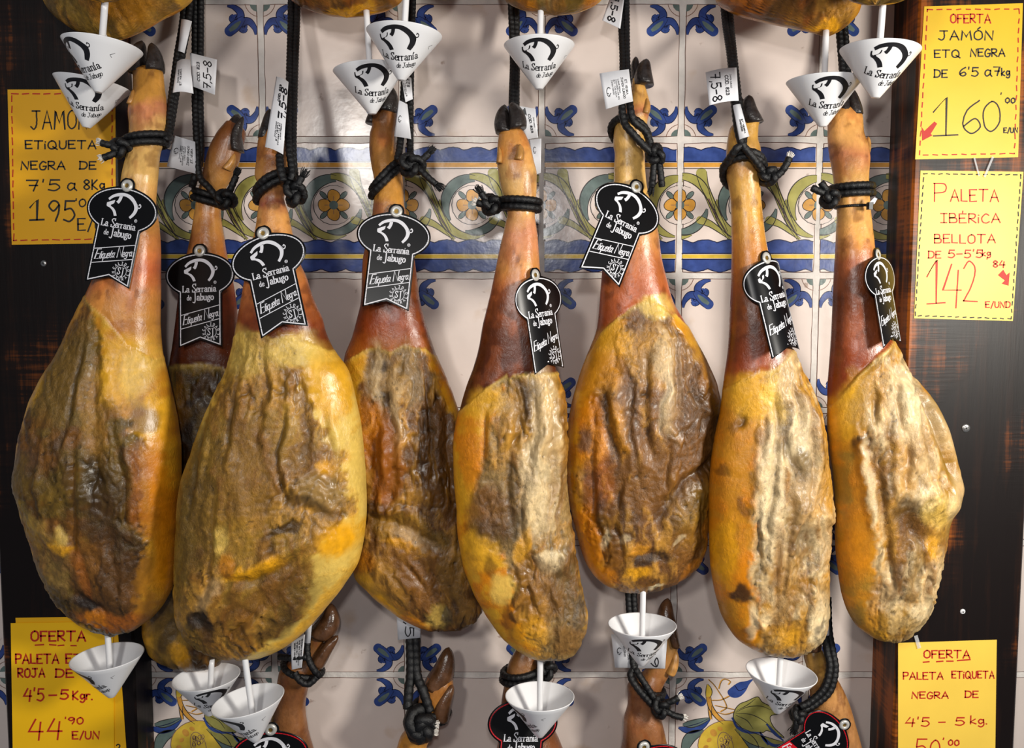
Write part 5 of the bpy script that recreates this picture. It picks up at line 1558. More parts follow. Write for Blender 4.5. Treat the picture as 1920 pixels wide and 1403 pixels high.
drip_cup('white drip cup in front at the upper left, overlapping another cup', (192, 87), -.190, (197, 2, -.224), logo=-34, tilt=6, pitch=-3)
drip_cup('white drip cup behind another at the upper left, over the yellow sign', (173, 158), -.130, (196, 60, -.130), logo=10, tilt=9, pitch=-2)
drip_cup('white drip cup behind and left of its twin, left of top centre', (692, 132), -.118, (687, 20, -.108), logo=16, tilt=-4, pitch=-1)
drip_cup('white drip cup in front, overlapping a cup behind it left of top centre', (758, 64), -.184, (763, -30, -.190), logo=-4, tilt=4, pitch=-2)
drip_cup('white drip cup at top centre above the black split hoof', (1011, 86), -.105, (1014, 14, -.105), logo=0, tilt=0, pitch=-2)
drip_cup('white drip cup hanging in front of the far right hoof', (1545, 153), -.150, (1549, 58, -.132), logo=-2, tilt=0, pitch=0)
drip_cup('white drip cup at the upper right beside the dark board', (1650, 95), -.208, (1656, 0, -.225), logo=2, tilt=4, pitch=-1)
drip_cup('white drip cup under the far left ham, over the lower yellow sign', (201, 1232), -.150, (201, 1172, -.150), logo=-46, tilt=-3, pitch=2)
drip_cup('white drip cup partly hidden under the dark ham, left of a lower cup', (387, 1270), -.085, (397, 1236, -.085), logo=30, tilt=-3, pitch=1)
drip_cup('white tilted drip cup under the biggest golden ham', (465, 1314), -.195, (458, 1225, -.200), logo=-34, tilt=-9, pitch=2)
drip_cup('white drip cup under the narrow orange ham, low at centre', (1012, 1306), -.150, (1013, 1226, -.150), logo=-72, tilt=0, pitch=0)
drip_cup('white drip cup under the broad brown ham, in front of a paper label', (1204, 1172), -.125, (1206, 1095, -.125), logo=4, tilt=0, pitch=0)
drip_cup('white drip cup under the ham with the orange left flank', (1465, 1262), -.150, (1465, 1212, -.150), logo=3, tilt=4, pitch=2)

# ---------------------------------------------------------------- black tags
TG = 'black keyhole shaped tags'
TS = 1 / 6.68                 # px per design unit


def tag_outline(ins=0.0, eye=True):
    rx, ry, cy, hs = 462 - ins, 287 - ins, -305, 287 - ins
    pts = []
    # stem bottom left, up to the disk, round it, and back down
    nb = -1218 + ins * 1.1
    yj = cy - ry * math.sqrt(max(0, 1 - (hs / rx) ** 2))
    aj = math.atan2((yj - cy) / ry, -hs / rx)
    pts.append((-hs, nb))
    for k in range(7):
        pts.append((-hs, nb + (yj - nb) * (k + 1) / 8))
    pts.append((-hs, yj))
    a0, a1 = aj % (2 * math.pi), math.atan2((yj - cy) / ry, hs / rx) % (2 * math.pi)
    a1 = a1 - 2 * math.pi if a1 > a0 else a1
    n = 44
    for k in range(1, n):
        a = a0 + (a1 - a0) * k / n
        x, y = rx * math.cos(a), cy + ry * math.sin(a)
        pts.append((x, y))
    pts.append((hs, yj))
    for k in range(7):
        pts.append((hs, yj + (nb - yj) * (k + 1) / 8))
    pts.append((hs, nb))
    pts.append((0, nb + 98))
    return pts


def hang_tag(label, key, riv, tilt=0.0, yaw=0.0, scale=1.0, bend=0.0, red=False, Y=None, off=.003, pitchd=None, cx=0.0, curl=0.0):
    h = HAM[key] if key in HAM else None
    Y0 = Y if Y is not None else (h.fy(riv[0], riv[1]) - off)
    s = scale * TS * mpp(Y0, riv[1])
    ct, st = math.cos(math.radians(tilt)), math.sin(math.radians(tilt))
    ya = math.radians(yaw)
    c = P(riv[0], riv[1], Y0)

    def flat(u, v):
        x = u * s
        if bend:
            R = 1 / bend
            xx, dd = R * math.sin((x - cx) / R) + cx, R * (1 - math.cos((x - cx) / R))
        else:
            xx, dd = x, 0.0
        X = xx * math.cos(ya)
        D = xx * math.sin(ya) + dd + curl * (v * s) ** 2
        return X, v * s, D
    slope = 0.0
    # hang clear of the ham: swing the lower end forward as far as the ham's belly asks for
    if h is not None:
        need, slope = 0.0, 0.0
        for it in range(2):
            for (u, v) in tag_outline() + [(0, -600), (0, -1000), (150, -1000), (-150, -1000)]:
                X, V, D = flat(u, v)
                p = Vector((c.x + X * ct + V * st, 0, c.z - X * st + V * ct))
                # photo position of the sample
                yy = Y0 + D + slope * V
                q = Vector((p.x, yy, p.z))
                d = q - Vector(CAM)
                fwd = d.y * CP - d.z * SP
                upc = d.y * SP + d.z * CP
                px_, py_ = 960 + F_PX * d.x / fwd, H_PX / 2 - F_PX * upc / fwd
                if not (h.L[0][0] < py_ < 1400):
                    continue
                xl, xr, hd, yc = h.at(py_)
                uu = (px_ - (xl + xr) / 2) / ((xr - xl) / 2)
                if abs(uu) > .97:
                    continue
                sy = yc - hd * (1 - abs(uu) ** 2.25) ** (1 / 2.25) - off - (.0018 if V > -.09 else .003)
                if it == 0 and V < -.05:
                    slope = max(slope, (Y0 + D - sy) / (-V))
                if it == 1:
                    need = max(need, yy - sy)
        c = c + Vector((0, -max(0, need), 0))

    def fm(u, v, l):
        X, V, D = flat(u, v)
        return Vector((c.x + X * ct + V * st, c.y + D + slope * V - l, c.z - X * st + V * ct))
    root = thing('hang_tag', label, 'tag', c, TG)
    out = tag_outline()
    mb = MB()
    TH = .0008

    def slab(poly, l0, l1):
        n = len(poly)
        # rows of quads between left and right so that a bent tag stays smooth
        tris = geometry.tessellate_polygon([[Vector((p[0], p[1], 0)) for p in poly]])
        mb.add([fm(p[0], p[1], l1) for p in poly], [tuple(t) for t in tris])
        mb.add([fm(p[0], p[1], l0) for p in poly], [tuple(t)[::-1] for t in tris])
        mb.add([fm(p[0], p[1], l0) for p in poly] + [fm(p[0], p[1], l1) for p in poly], [(i, (i + 1) % n, n + (i + 1) % n, n + i) for i in range(n)])
    # plate: a grid clipped to the outline by rows
    rx, ry, cy, hs = 462, 287, -305, 287
    rows = []
    for k in range(0, 61):
        v = 92 + (-1218 - 92) * k / 60
        if v > cy:
            w = rx * math.sqrt(max(0, 1 - ((v - cy) / ry) ** 2)) if v < cy + ry else 0
            w = max(w, math.sqrt(max(0, 100 ** 2 - v * v)) if abs(v) < 100 else 0)
        else:
            w = rx * math.sqrt(max(0, 1 - ((v - cy) / ry) ** 2)) if v > cy - ry else 0
            w = max(w, hs)
        rows.append((v, w))
    nc = 18
    vs = []
    for v, w in rows:
        for j in range(nc + 1):
            u = -w + 2 * w * j / nc
            vv = v
            lim = -1218 + 98 * (1 - abs(u) / hs) if abs(u) < hs else -1218
            if vv < lim:
                vv = lim
            vs.append((u, vv))
    F_, B_ = [fm(u, v, TH) for u, v in vs], [fm(u, v, 0) for u, v in vs]
    nb_ = len(vs)
    fs = []
    for i in range(len(rows) - 1):
        for j in range(nc):
            a = i * (nc + 1) + j
            fs.append((a, a + nc + 1, a + nc + 2, a + 1))
            fs.append((nb_ + a, nb_ + a + 1, nb_ + a + nc + 2, nb_ + a + nc + 1))
    rim_ = [j for j in range(nc + 1)] + [i * (nc + 1) + nc for i in range(1, len(rows))] + [(len(rows) - 1) * (nc + 1) + j for j in range(nc - 1, -1, -1)] + [i * (nc + 1) for i in range(len(rows) - 2, 0, -1)]
    for i in range(len(rim_)):
        a, b2 = rim_[i], rim_[(i + 1) % len(rim_)]
        fs.append((a, b2, nb_ + b2, nb_ + a))
    mb.add(F_ + B_, fs)
    plate = mb.build('tag_card', MTAG, root, True)
    # print
    mb = MB()
    L1 = TH + .00022
    mats = [MTAGW, MTAGR]
    o = [np.array(p) for p in tag_outline(27)]
    ol = o + [o[0]]
    for i in range(len(ol) - 1):
        ribbon(mb, [ol[i], ol[i + 1]], 13, fm, 1 if red else 0, lift=L1)
    # pig as bands
    T_ = lambda p: ((p[0] - 530), -(p[1] - 115))
    outer = catmull([T_(p) for p in PIG_BODY[0:12]], 3)
    inner = catmull([T_(p) for p in [(345, 322), (385, 285), (430, 265), (468, 256), (530, 248), (580, 262), (625, 290), (660, 325), (680, 370), (678, 410), (660, 450), (632, 488)]], 3)
    strip_fill(mb, outer, inner, fm, 0, L1)
    strip_fill(mb, catmull([T_(p) for p in [(505, 240), (500, 285), (480, 335), (465, 347)]], 3), catmull([T_(p) for p in [(466, 252), (455, 300), (442, 318), (435, 325)]], 3), fm, 0, L1)
    strip_fill(mb, catmull([T_(p) for p in [(418, 308), (410, 350), (372, 382), (420, 410), (455, 450), (475, 495)]], 3), catmull([T_(p) for p in [(320, 352), (320, 380), (330, 398), (372, 412), (415, 450), (440, 502)]], 3), fm, 0, L1)
    ribbon(mb, catmull([T_(p) for p in PIG_TAIL], 4), 12, fm, 0, lift=L1)

    def line(s_, x, y, w, hgt, thick, serif=True, nib=.5, mi=0, rot=0.0, shear=0.0, big=None, gap=.15):
        sk, tw = text_strokes(s_, hgt, gap, serif, big)
        k = w / tw
        cr, sr = math.cos(rot), math.sin(rot)
        for q in sk:
            q = [np.array((p[0] * k + p[1] * shear, p[1])) for p in q]
            q = [np.array((x + p[0] * cr - p[1] * sr, y + p[0] * sr + p[1] * cr)) for p in q]
            ribbon(mb, q, thick, fm, mi, nib=nib, lift=L1)
    line('La Serrania', -225, -520, 440, 80, 13, big={3: 1.28})
    line('de', -172, -622, 56, 62, 9)
    line('Jabugo', -98, -626, 275, 84, 14, big={0: 1.2})
    # registered mark
    e = ell(200, -405, 17, 17)
    ribbon(mb, e + [e[0]], 5, fm, lift=L1)
    line('R', 193, -413, 13, 17, 4, serif=False, nib=None)
    sl = math.radians(13)
    if red:
        strip_fill(mb, [(-258, -770), (258, -770 + 516 * math.tan(sl))], [(-258, -960), (258, -960 + 516 * math.tan(sl))], fm, 1, TH + .00018)
        line('Etiqueta', -235, -905, 230, 92, 12, False, None, 0, sl, .35, {0: 1.25})
        line('Roja', 40, -842, 185, 95, 12, False, None, 0, sl, .3, {0: 1.35})
    else:
        for yb in (-812, -985):
            ribbon(mb, [np.array((-260, yb)), np.array((260, yb + 520 * math.tan(sl)))], 9, fm, 0, lift=L1)
        line('Etiqueta', -225, -935, 250, 88, 10, False, None, 0, sl, .4, {0: 1.3}, .06)
        line('Negra', 55, -872, 190, 82, 10, False, None, 0, sl, .25, {0: 1.55}, .06)
        # seal
        sx, sy_ = 140, -1030
        e = ell(sx, sy_, 72, 72, 0, 28)
        ribbon(mb, e + [e[0]], 6, fm, 0, lift=L1)
        line('SJ', sx - 40, sy_ - 38, 76, 82, 11, True, .5)
        for word, a0, a1, flip in (('CALIDAD', 165, 15, 1), ('NATURAL', 195, 345, -1)):
            for i, ch in enumerate(word):
                a = math.radians(a0 + (a1 - a0) * i / (len(word) - 1))
                g, gw = glyph(ch)
                rr = 84 if flip > 0 else 112
                rot = a - math.pi / 2 if flip > 0 else a + math.pi / 2
                ox, oy = sx + rr * math.cos(a), sy_ + rr * math.sin(a)
                for q in g:
                    q = [np.array(((p[0] - gw / 2) * 30, p[1] * 30)) for p in q]
                    q = [np.array((ox + p[0] * math.cos(rot) - p[1] * math.sin(rot), oy + p[0] * math.sin(rot) + p[1] * math.cos(rot))) for p in q]
                    ribbon(mb, q, 6, fm, 0, lift=L1)
    mb.build('printing', mats, plate)
    # eyelet
    mb = MB()
    pr = [(26, .0004), (30, .0022), (44, .0028), (62, .0024), (74, .0010), (76, 0)]
    M = 28
    vs, fs = [], []
    for r_, l in pr:
        for k in range(M):
            a = 2 * math.pi * k / M
            vs.append(fm(r_ * math.cos(a), r_ * math.sin(a), TH + l))
    for i in range(len(pr) - 1):
        for k in range(M):
            fs.append((i * M + k, i * M + (k + 1) % M, (i + 1) * M + (k + 1) % M, (i + 1) * M + k))
    mb.add(vs, fs)
    ey = mb.build('eyelet', MRIVET, root, True)
    mb = MB()
    mb.add([fm(27 * math.cos(2 * math.pi * k / 16), 27 * math.sin(2 * math.pi * k / 16), TH + .0005) for k in range(16)], [tuple(range(16))])
    mb.build('eyelet_core', MHOLE, ey)
    return root


hang_tag('black tag on the far left ham, beside the yellow sign', 1, (241, 349), 9.5, -8, 1.03)
hang_tag('black tag on the dark ham half hidden behind the golden one', 2, (376, 471), -2, -6, .98)
hang_tag('black tag on the biggest golden ham, leaning left at the top', 3, (495, 438), -15, 0, 1.04)
hang_tag('black tag hanging nearly straight below the frayed double knot', 4, (744, 397), 5.5, 0, 1.0)
hang_tag('narrow looking black tag on the narrow orange ham', 5, (1004, 516), -8.5, 46, 1.0, bend=11)
hang_tag('black tag tilted strongly, swung left on the broad brown ham', 6, (1193, 351), 24, 20, 1.03)
hang_tag('black tag curled round the right side of the orange flanked ham', 7, (1436, 484), -12, 22, 1.0, bend=26, cx=-.012)
hang_tag('grey gleaming tag seen nearly edge on at the far right ham', 8, (1641, 478), -8, 44, .93, bend=6, off=.008)
hang_tag('tag with a red line peeping out under the tilted drip cup', 'a', (514, 1357), 2, 10, 1.0, red=True, off=.022)
hang_tag('tag with a red band half behind the low centre drip cup', 'c', (984, 1306), 5, 10, .96, red=True)
hang_tag('tag cut off by the lower edge beneath the double cut cord', 'd', (1207, 1399), -18, 10, .95, red=True, off=.026)
hang_tag('tag with a red band lying aslant at the lower right', 'e', (1578, 1353), 56, 8, .88, red=True)

# ---------------------------------------------------------------- paper labels on the cords
PG = 'white paper labels on the cords'


def slip(label, quad, Y, texts=(), Ys=None, curve=.0, name='paper_label', mat=None, group=PG):
    """quad: photo corners tl tr br bl; texts: (string, u0, v0, u1, v1, vertical, weight)"""
    Ys = Ys or [Y] * 4
    c = [P(q[0], q[1], y) for q, y in zip(quad, Ys)]
    nrm = (c[1] - c[0]).cross(c[3] - c[0]).normalized()
    if nrm.y > 0:
        nrm = -nrm

    def fm(u, v, l):
        a = c[0].lerp(c[1], u)
        b = c[3].lerp(c[2], u)
        return a.lerp(b, v) + nrm * (l + curve * math.sin(u * math.pi))
    root = thing(name, label, 'label', c[3].lerp(c[2], .5), group)
    mb = MB()
    n = 10
    vs = []
    for k in range(n + 1):
        for v in (0, 1):
            vs.append(fm(k / n, v, .0003))
    for k in range(n + 1):
        for v in (0, 1):
            vs.append(fm(k / n, v, 0))
    fs = []
    o = 2 * (n + 1)
    for k in range(n):
        a = 2 * k
        fs += [(a, a + 1, a + 3, a + 2), (o + a, o + a + 2, o + a + 3, o + a + 1), (a, a + 2, o + a + 2, o + a), (a + 1, o + a + 1, o + a + 3, a + 3)]
    fs += [(0, o, o + 1, 1), (2 * n, 2 * n + 1, o + 2 * n + 1, o + 2 * n)]
    mb.add(vs, fs)
    pap = mb.build('slip', mat or MLABEL, root, True)
    if texts:
        mb = MB()
        wu, hv = (c[1] - c[0]).length, (c[3] - c[0]).length
        for t in texts:
            s_, u0, v0, u1, v1, rot, wt = t[:7]
            if s_ == '@pig':
                for poly in (PIG_BODY, PIG_FACE):
                    q = []
                    for p in poly:
                        a, b = (p[0] - 320) / 435, (p[1] - 210) / 300
                        if rot == 90:
                            a, b = b, 1 - a
                        q.append(np.array((u0 + (u1 - u0) * a, v0 + (v1 - v0) * b)))
                    fill(mb, q, fm, 0, .0005)
                continue
            sk, tw = text_strokes(s_, 1.0, .16)
            # metric stroke width: work in metres, then back to u, v
            for q in sk:
                pts = []
                for p in q:
                    a, b = p[0] / tw, p[1]
                    if rot == 0:
                        u, v = u0 + (u1 - u0) * a, v1 - (v1 - v0) * b
                    elif rot == 90:        # reads upwards
                        u, v = u1 - (u1 - u0) * b, v1 - (v1 - v0) * a
                    else:                  # reads downwards
                        u, v = u0 + (u1 - u0) * b, v0 + (v1 - v0) * a
                    pts.append(np.array((u * wu, v * hv)))
                ribbon(mb, pts, wt, lambda a, b, l: fm(a / wu, b / hv, l), lift=.0005)
        mb.build('printing', MINK, pap)
    return root


def small_print(u0, u1, v0, v1, n, rot, wt=.0004):
    out = []
    words = ('JAMON CURADO', 'ET NEGRA', 'CONSERVAR EN', 'LUGAR FRESCO', 'COD 823', 'CALIDAD', 'NATURAL')
    for i in range(n):
        s_ = words[i % len(words)]
        if rot == 0:
            a, b = v0 + (v1 - v0) * i / n, v0 + (v1 - v0) * (i + .55) / n
            out.append((s_, u0, a, u0 + (u1 - u0) * (.7 + .3 * ((i * 7) % 3) / 2), b, 0, wt))
        else:
            a, b = u0 + (u1 - u0) * i / n, u0 + (u1 - u0) * (i + .55) / n
            out.append((s_, a, v0, b, v0 + (v1 - v0) * (.7 + .3 * ((i * 7) % 3) / 2), rot, wt))
    return out


slip('white label printed 7,5-8 sideways beside the cords at upper left', [(356, 99), (407, 112), (403, 178), (361, 162)], -.07, [('7,5-8', .50, .12, .80, .92, 90, .0016), ('COD. 823', .24, .22, .34, .78, 90, .0009)], [-.070, -.070, -.084, -.086])
slip('narrow white slip folded round the left cord near the top', [(340, 36), (360, 40), (346, 100), (334, 96)], -.088, (), curve=.003)
slip('crumpled clear label below the narrow slip, between the two cords', [(332, 116), (356, 112), (363, 176), (324, 174)], -.166, small_print(.2, .5, .3, .9, 2, 90), [-.100, -.098, -.118, -.122], curve=.003)
slip('white label with tiny sideways print above the knot of the dark ham', [(327, 254), (366, 266), (368, 326), (313, 312)], -.106, [('@pig', .12, .34, .30, .56, 90, 0), ('JAMON CURADO', .66, .2, .74, .8, 90, .0006), ('ET. NEGRA', .80, .25, .88, .7, 90, .0006)] + small_print(.36, .62, .25, .85, 4, 90, .00035))
slip('long white label marked 7,5-8 on the cord of the golden ham', [(518, 144), (541, 154), (531, 290), (497, 276)], -.15, [('7,5-8', .55, .12, .95, .56, 90, .0017), ('COD. 823', .40, .10, .52, .34, 90, .0010)] + small_print(.45, .85, .62, .92, 4, 90, .0004), [-.160, -.164, -.222, -.220], curve=.002)
slip('white label behind the cord left of top centre, partly under a drip cup', [(752, 140), (771, 146), (774, 186), (760, 192)], -.1, [('823', .45, .1, .75, .45, 90, .0009)] + small_print(.1, .4, .3, .9, 2, 90, .0004), [-.086, -.084, -.102, -.102])
slip('blank white label with a tiny mark hanging over the cord near the brown hoof', [(748, 188), (764, 196), (771, 261), (739, 256)], -.119, [('@pig', .15, .38, .40, .60, 90, 0)], curve=.002)
slip('white label printed COD. 823 behind the black split hoof', [(968, 198), (1004, 204), (1009, 258), (986, 262)], -.118, [('COD. 823', .55, .22, .68, .82, 270, .0010), ('7', .25, .05, .42, .25, 270, .0018)] + small_print(.80, .92, .3, .8, 1, 270, .0004))
slip('white label half behind the shank of the narrow orange ham', [(992, 262), (1015, 260), (1014, 324), (1004, 328)], -.112, [('@pig', .2, .2, .5, .42, 90, 0)])
slip('white label at the top edge on the cord of the broad brown ham', [(1146, -10), (1172, -14), (1163, 54), (1129, 38)], -.07, [('7,5-8', .25, .10, .65, .92, 270, .0016)], [-.055, -.058, -.090, -.084])
slip('white label with tiny sideways print, left of the grey split hoof', [(1124, 138), (1179, 130), (1187, 190), (1136, 205)], -.158, [('@pig', .12, .40, .28, .70, 90, 0), ('JAMON CURADO', .68, .22, .75, .85, 270, .0006), ('ET. NEGRA', .80, .3, .87, .75, 270, .0006)] + small_print(.34, .64, .25, .85, 4, 270, .00035), curve=.002)
slip('white label printed 7,5-8 reading downwards, right of centre', [(1323, 136), (1381, 127), (1385, 189), (1330, 198)], -.178, [('7,5-8', .14, .10, .44, .94, 270, .0017), ('COD. 823', .60, .22, .70, .82, 270, .0010)] + small_print(.76, .84, .2, .8, 1, 270, .0004), [-.142, -.144, -.178, -.176], curve=.002)
slip('narrow white slip round the cord below the 7,5-8 label right of centre', [(1374, 198), (1388, 195), (1405, 256), (1386, 262)], -.190, small_print(.35, .8, .45, .95, 2, 270, .0006), curve=.003)
slip('striped label under the loop behind the biggest golden ham', [(545, 1205), (572, 1190), (566, 1252), (547, 1256)], -.099, small_print(.25, .95, .1, .9, 4, 90, .0006))
slip('plain white slip folded on the cord behind the biggest golden ham', [(574, 1160), (586, 1155), (582, 1206), (571, 1205)], -.090, (), curve=.002)
slip('white label with ,5 peeping below the brown ham', [(743, 1140), (790, 1138), (788, 1196), (746, 1200)], -.062, [('7,5', .34, .05, .70, .92, 270, .0017)])
slip('white corner of a label left of the narrow orange ham tip', [(934, 1150), (962, 1150), (948, 1190), (935, 1190)], -.050, ())
slip('wide white label ending in -9 behind a drip cup', [(1146, 1190), (1252, 1186), (1247, 1254), (1153, 1252)], -.076, [('@pig', .07, .38, .16, .62, 90, 0), ('8-9', .72, .05, .86, .95, 270, .0017)] + small_print(.20, .45, .25, .85, 4, 270, .00045), [-.074, -.080, -.082, -.076])
slip('small white slip on the thick cord at lower right', [(1546, 1165), (1554, 1162), (1555, 1190), (1549, 1192)], -.090, (), curve=.002)

# ---------------------------------------------------------------- yellow price signs
SG = 'yellow handwritten price signs'


def sign(label, quad, Y, color, lines, border=None, arrow=None, dashes=None, dots=(), wcol=MBLK, taped=()):
    m = mat_plain('yellow_paper', color, .45, 0, .08, 14, .12, 12, .5)
    c = [P(q[0], q[1], Y) for q in quad]
    root = thing('price_sign', label, 'sign', c[3].lerp(c[2], .5), SG)
    mb = MB()
    n = 8
    vs = []
    for l in (0, .0006):
        for j in range(n + 1):
            for i in range(n + 1):
                a, b = c[0].lerp(c[1], i / n), c[3].lerp(c[2], i / n)
                p = a.lerp(b, j / n)
                vs.append(p - Vector((0, l - .0006, 0)))
    fs = []
    K = (n + 1) ** 2
    for j in range(n):
        for i in range(n):
            a = j * (n + 1) + i
            fs.append((K + a, K + a + n + 1, K + a + n + 2, K + a + 1))
            fs.append((a, a + 1, a + n + 2, a + n + 1))
    edge = [i for i in range(n + 1)] + [j * (n + 1) + n for j in range(1, n + 1)] + [n * (n + 1) + i for i in range(n - 1, -1, -1)] + [j * (n + 1) for j in range(n - 1, 0, -1)]
    for i in range(len(edge)):
        a, b = edge[i], edge[(i + 1) % len(edge)]
        fs.append((a, b, K + b, K + a))
    mb.add(vs, fs)
    pap = mb.build('paper', m, root)
    fm = lambda x, y, l: P(x, y, Y) + Vector((0, -.00025 - l, 0))
    for col, ls in lines:
        mb = MB()
        for (s_, x0, yb, x1, hgt, wt) in [l[:6] for l in ls]:
            slope = 0.0
            sk, tw = text_strokes(s_, 1.0, .20, jit=.03)
            rn = random.Random(s_)
            for q in sk:
                ribbon(mb, [np.array((x0 + p[0] / tw * (x1 - x0) + rn.uniform(-.3, .3), yb - p[1] * hgt)) for p in q], wt, fm)
        for d in (dashes or []):
            if d[0] is col:
                ribbon(mb, [np.array(d[1]), np.array(d[2])], 2.6, fm)
        mb.build('handwriting', col, pap)
    if border:
        col, pts, on, off = border
        mb = MB()
        for k in range(len(pts) - 1):
            p, q = np.array(pts[k], float), np.array(pts[k + 1], float)
            L = np.linalg.norm(q - p)
            t = 0.0
            while t < L:
                e = min(t + on, L)
                j = np.array((random.uniform(-.6, .6), random.uniform(-.6, .6)))
                ribbon(mb, [p + (q - p) * t / L + j, p + (q - p) * e / L - j], 2.2, fm)
                t += on + off
        mb.build('dashed_border', col, pap)
    if arrow:
        mb = MB()
        for pl in arrow:
            fill(mb, pl, fm, 0, .0001)
        mb.build('arrow', MRED, pap)
    return root


YL, YR = LY - .0008, RY - .0008
sign('deep yellow sign at the upper left behind the drip cups', [(14, 168), (216, 168), (217, 456), (22, 459)], YL, (236, 172, 4),
     [(MBLK, [('JAMÓN', 58, 242, 164, 34, 2.8), ('ETiQUETA', 48, 279, 180, 15, 2.8), ('NEGRA', 40, 318, 122, 15, 2.8), ('DE', 150, 317, 180, 14, 2.8), ("7'5", 50, 358, 112, 20, 2.8), ('a', 126, 357, 144, 22, 2.8), ('8', 157, 355, 168, 18, 2.8), ('Kg', 173, 355, 196, 18, 2.8), ('195', 56, 414, 140, 38, 3.4), ("'00", 142, 388, 178, 14, 2.6), ('E/UN', 146, 432, 214, 22, 2.8)])],
     border=(MRED, [(22, 176), (210, 176), (211, 448), (26, 451), (22, 176)], 12, 8))
sign('bright yellow sign at the top right offering 160', [(1733, 12), (1918, 6), (1909, 295), (1716, 299)], YR, (232, 188, 22),
     [(MRED, [('OFERTA', 1782, 43, 1857, 16, 2.6)]), (MBLK, [('JAMÓN', 1760, 75, 1862, 17, 2.6), ('ETQ', 1752, 108, 1800, 14, 2.6), ('NEGRA', 1820, 106, 1884, 14, 2.6), ('DE', 1752, 145, 1776, 14, 2.6), ("6'5", 1799, 143, 1834, 16, 2.6), ('a', 1846, 143, 1860, 19, 2.6), ('7', 1863, 142, 1874, 16, 2.6), ('kg', 1878, 142, 1893, 14, 2.6), ('1', 1750, 255, 1796, 72, 2.6), ('6', 1804, 250, 1838, 62, 2.6), ('0', 1842, 246, 1875, 56, 2.6), ("'", 1876, 187, 1878, 12, 2.2), ('00', 1885, 193, 1903, 9, 2.4), ('E/UN', 1882, 249, 1908, 9, 2.2)])],
     border=(MRED, [(1739, 18), (1911, 17), (1902, 288), (1724, 291), (1739, 18)], 9, 9), arrow=[[(1728, 238), (1733, 246), (1752, 228), (1757, 232), (1745, 251), (1748, 254), (1729, 264)]])
sign('yellow sign at the right edge with red figures 142', [(1726, 320), (1919, 322), (1899, 602), (1714, 597)], YR, (246, 208, 62),
     [(MRED, [('P', 1752, 378, 1774, 34, 2.4), ('ALETA', 1782, 378, 1872, 22, 2.4), ('IBÉRiCA', 1764, 418, 1875, 17, 2.4), ('BELLOTA', 1752, 456, 1866, 16, 2.4), ('DE', 1741, 484, 1764, 13, 2.4), ("5-5'5", 1778, 483, 1842, 14, 2.4), ('kg', 1842, 480, 1857, 11, 2.2), ('1', 1738, 570, 1772, 82, 2.6), ('4', 1768, 570, 1802, 76, 2.6), ('2', 1806, 566, 1832, 76, 2.6), ("'", 1850, 496, 1852, 12, 2.2), ('84', 1862, 501, 1884, 12, 2.4), ('E/UND', 1848, 577, 1894, 11, 2.4)])],
     border=(MBLK, [(1732, 326), (1914, 328), (1896, 598), (1716, 592), (1732, 326)], 7, 7), arrow=[[(1871, 516), (1881, 506), (1887, 516), (1893, 511), (1891, 536), (1878, 532), (1884, 526)]])
sign('yellow sheet behind the lower left sign, only its edges showing', [(29, 1159), (219, 1156), (238, 1420), (40, 1420)], YL + .0001, (240, 180, 6), [(MBLK, [('2', 218, 1408, 226, 12, 2.2)])])
sign('orange yellow sign at the lower left with red price 44', [(20, 1169), (212, 1166), (214, 1420), (24, 1420)], YL - .0016, (252, 194, 4),
     [(MRED, [('OFERTA', 58, 1202, 160, 18, 3.4), ('PALETA', 30, 1244, 110, 17, 3.2), ('ET', 124, 1244, 152, 17, 3.2), ('ROJA', 34, 1270, 84, 16, 3.2), ('DE', 105, 1270, 138, 15, 3.2), ("4'5", 45, 1314, 82, 22, 3.2), ('-', 92, 1314, 106, 22, 3.2), ('5', 113, 1311, 128, 17, 3.2), ('Kgr.', 137, 1312, 173, 16, 3.0), ('44', 54, 1385, 116, 36, 3.2), ("'90", 122, 1358, 156, 12, 2.6), ('E/UN', 136, 1386, 186, 14, 2.8)])],
     dashes=[(MRED, (66, 1210), (82, 1209)), (MRED, (93, 1209), (105, 1210)), (MRED, (109, 1211), (120, 1210)), (MRED, (133, 1211), (143, 1211))])
sign('pale yellow sign at the lower right with red writing', [(1684, 1206), (1869, 1200), (1866, 1420), (1684, 1420)], YR, (242, 202, 78),
     [(MRED, [('OFERTA', 1732, 1234, 1818, 14, 2.6), ('PALETA', 1694, 1274, 1768, 13, 2.4), ('ETiQUETA', 1785, 1272, 1864, 13, 2.4), ('NEGRA', 1710, 1310, 1778, 12, 2.4), ('DE', 1810, 1308, 1834, 12, 2.4), ("4'5", 1698, 1362, 1742, 16, 2.4), ('-', 1760, 1360, 1772, 12, 2.4), ('5', 1791, 1360, 1808, 14, 2.4), ('kg.', 1820, 1358, 1850, 15, 2.4), ('5', 1716, 1420, 1738, 34, 2.6), ('0', 1744, 1420, 1762, 32, 2.6), ("'", 1768, 1397, 1770, 12, 2.4), ('00', 1778, 1398, 1798, 10, 2.4)])],
     dashes=[(MRED, (1731, 1242), (1742, 1241)), (MRED, (1756, 1241), (1768, 1240)), (MRED, (1775, 1240), (1787, 1240)), (MRED, (1795, 1239), (1819, 1237))])

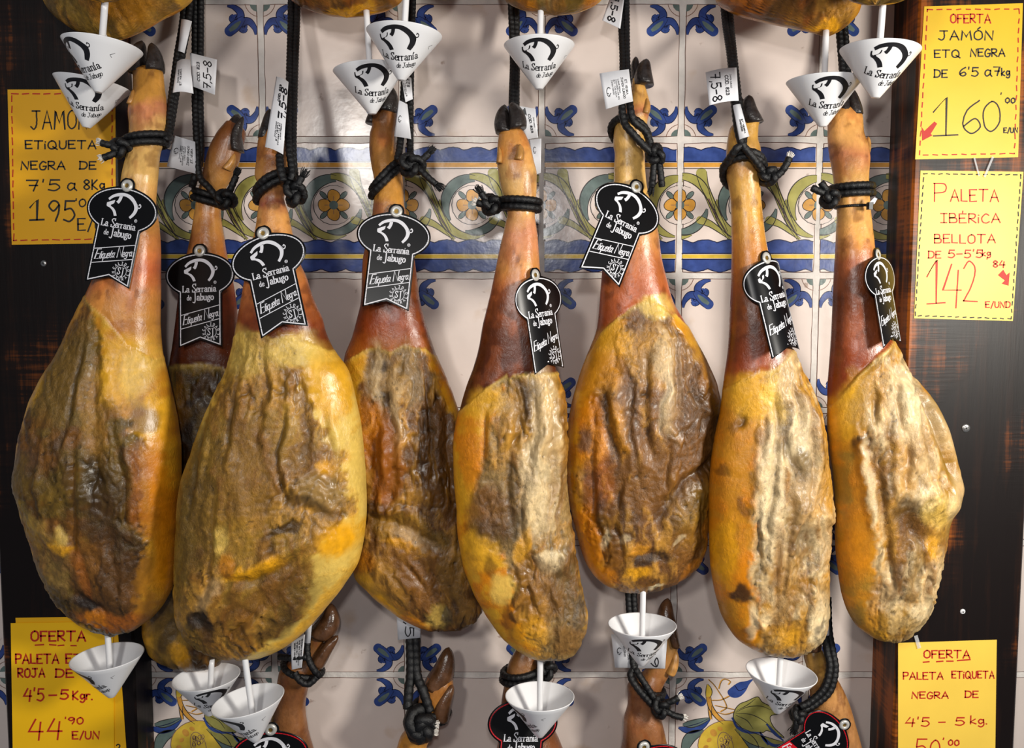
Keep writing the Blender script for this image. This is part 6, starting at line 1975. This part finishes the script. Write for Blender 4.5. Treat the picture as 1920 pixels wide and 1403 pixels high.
# ---------------------------------------------------------------- screws in the boards, tape
def screw(label, x, y, Y, r, mat):
    c = P(x, y, Y)
    root = thing('screw', label, 'screw', c)
    mb = MB()
    vs, fs = [], []
    pr = [(0, .0016), (r * .4, .0016), (r * .8, .0011), (r, .0002), (r, -.001)]
    M = 20
    for rr, l in pr:
        for k in range(M):
            a = 2 * math.pi * k / M
            vs.append(c + Vector((rr * math.cos(a), -l, rr * math.sin(a))))
    for i in range(len(pr) - 1):
        for k in range(M):
            fs.append((i * M + k, i * M + (k + 1) % M, (i + 1) * M + (k + 1) % M, (i + 1) * M + k))
    mb.add(vs, fs)
    mb.build('screw_head', mat, root, True)
    mb = MB()
    for a in (.4, .4 + math.pi / 2):
        d = Vector((math.cos(a), 0, math.sin(a))) * r * .5
        e = Vector((-math.sin(a), 0, math.cos(a))) * r * .09
        o_ = Vector((0, -.0018, 0))
        mb.add([c + d + e + o_, c - d + e + o_, c - d - e + o_, c + d - e + o_], [(0, 1, 2, 3)])
    mb.build('cross_slot', MINK, root)


screw('shiny screw head in the left board below the deep yellow sign', 82, 494, LY, .0045, MSTEEL)
screw('dull screw head in the right board beside the pale grey ham', 1811, 803, RY, .0062, MSTEEL)
screw('white plastic pin in the right board above the pale yellow sign', 1805, 1147, RY, .0038, MWHITE)


def tape(label, a, b, w, Y):
    m, nt, bs = new_mat('clear_tape')
    bs.inputs['Base Color'].default_value = (.8, .8, .8, 1)
    bs.inputs['Roughness'].default_value = .12
    bs.inputs['Alpha'].default_value = .35
    A, B = np.array(a, float), np.array(b, float)
    d = (B - A) / np.linalg.norm(B - A)
    nn = np.array((-d[1], d[0])) * w / 2
    mb = MB()
    q = [A + nn, B + nn, B - nn, A - nn]
    mb.add([P(p[0], p[1], Y) for p in q] + [P(p[0], p[1], Y + .0003) for p in q], [(0, 1, 2, 3), (7, 6, 5, 4), (0, 4, 5, 1), (1, 5, 6, 2), (2, 6, 7, 3), (3, 7, 4, 0)])
    o = mb.build('clear_tape', m)
    tag(o, label, 'tape', 'strips of clear tape')


tape('clear tape strip between the two upper right signs, left one', (1827, 296), (1836, 330), 3, YR - .0022)
tape('clear tape strip between the two upper right signs, right one', (1862, 294), (1846, 332), 4, YR - .0022)
tape('small clear tape strip on top of the pale yellow sign', (1717, 1192), (1724, 1216), 7, YR - .0022)
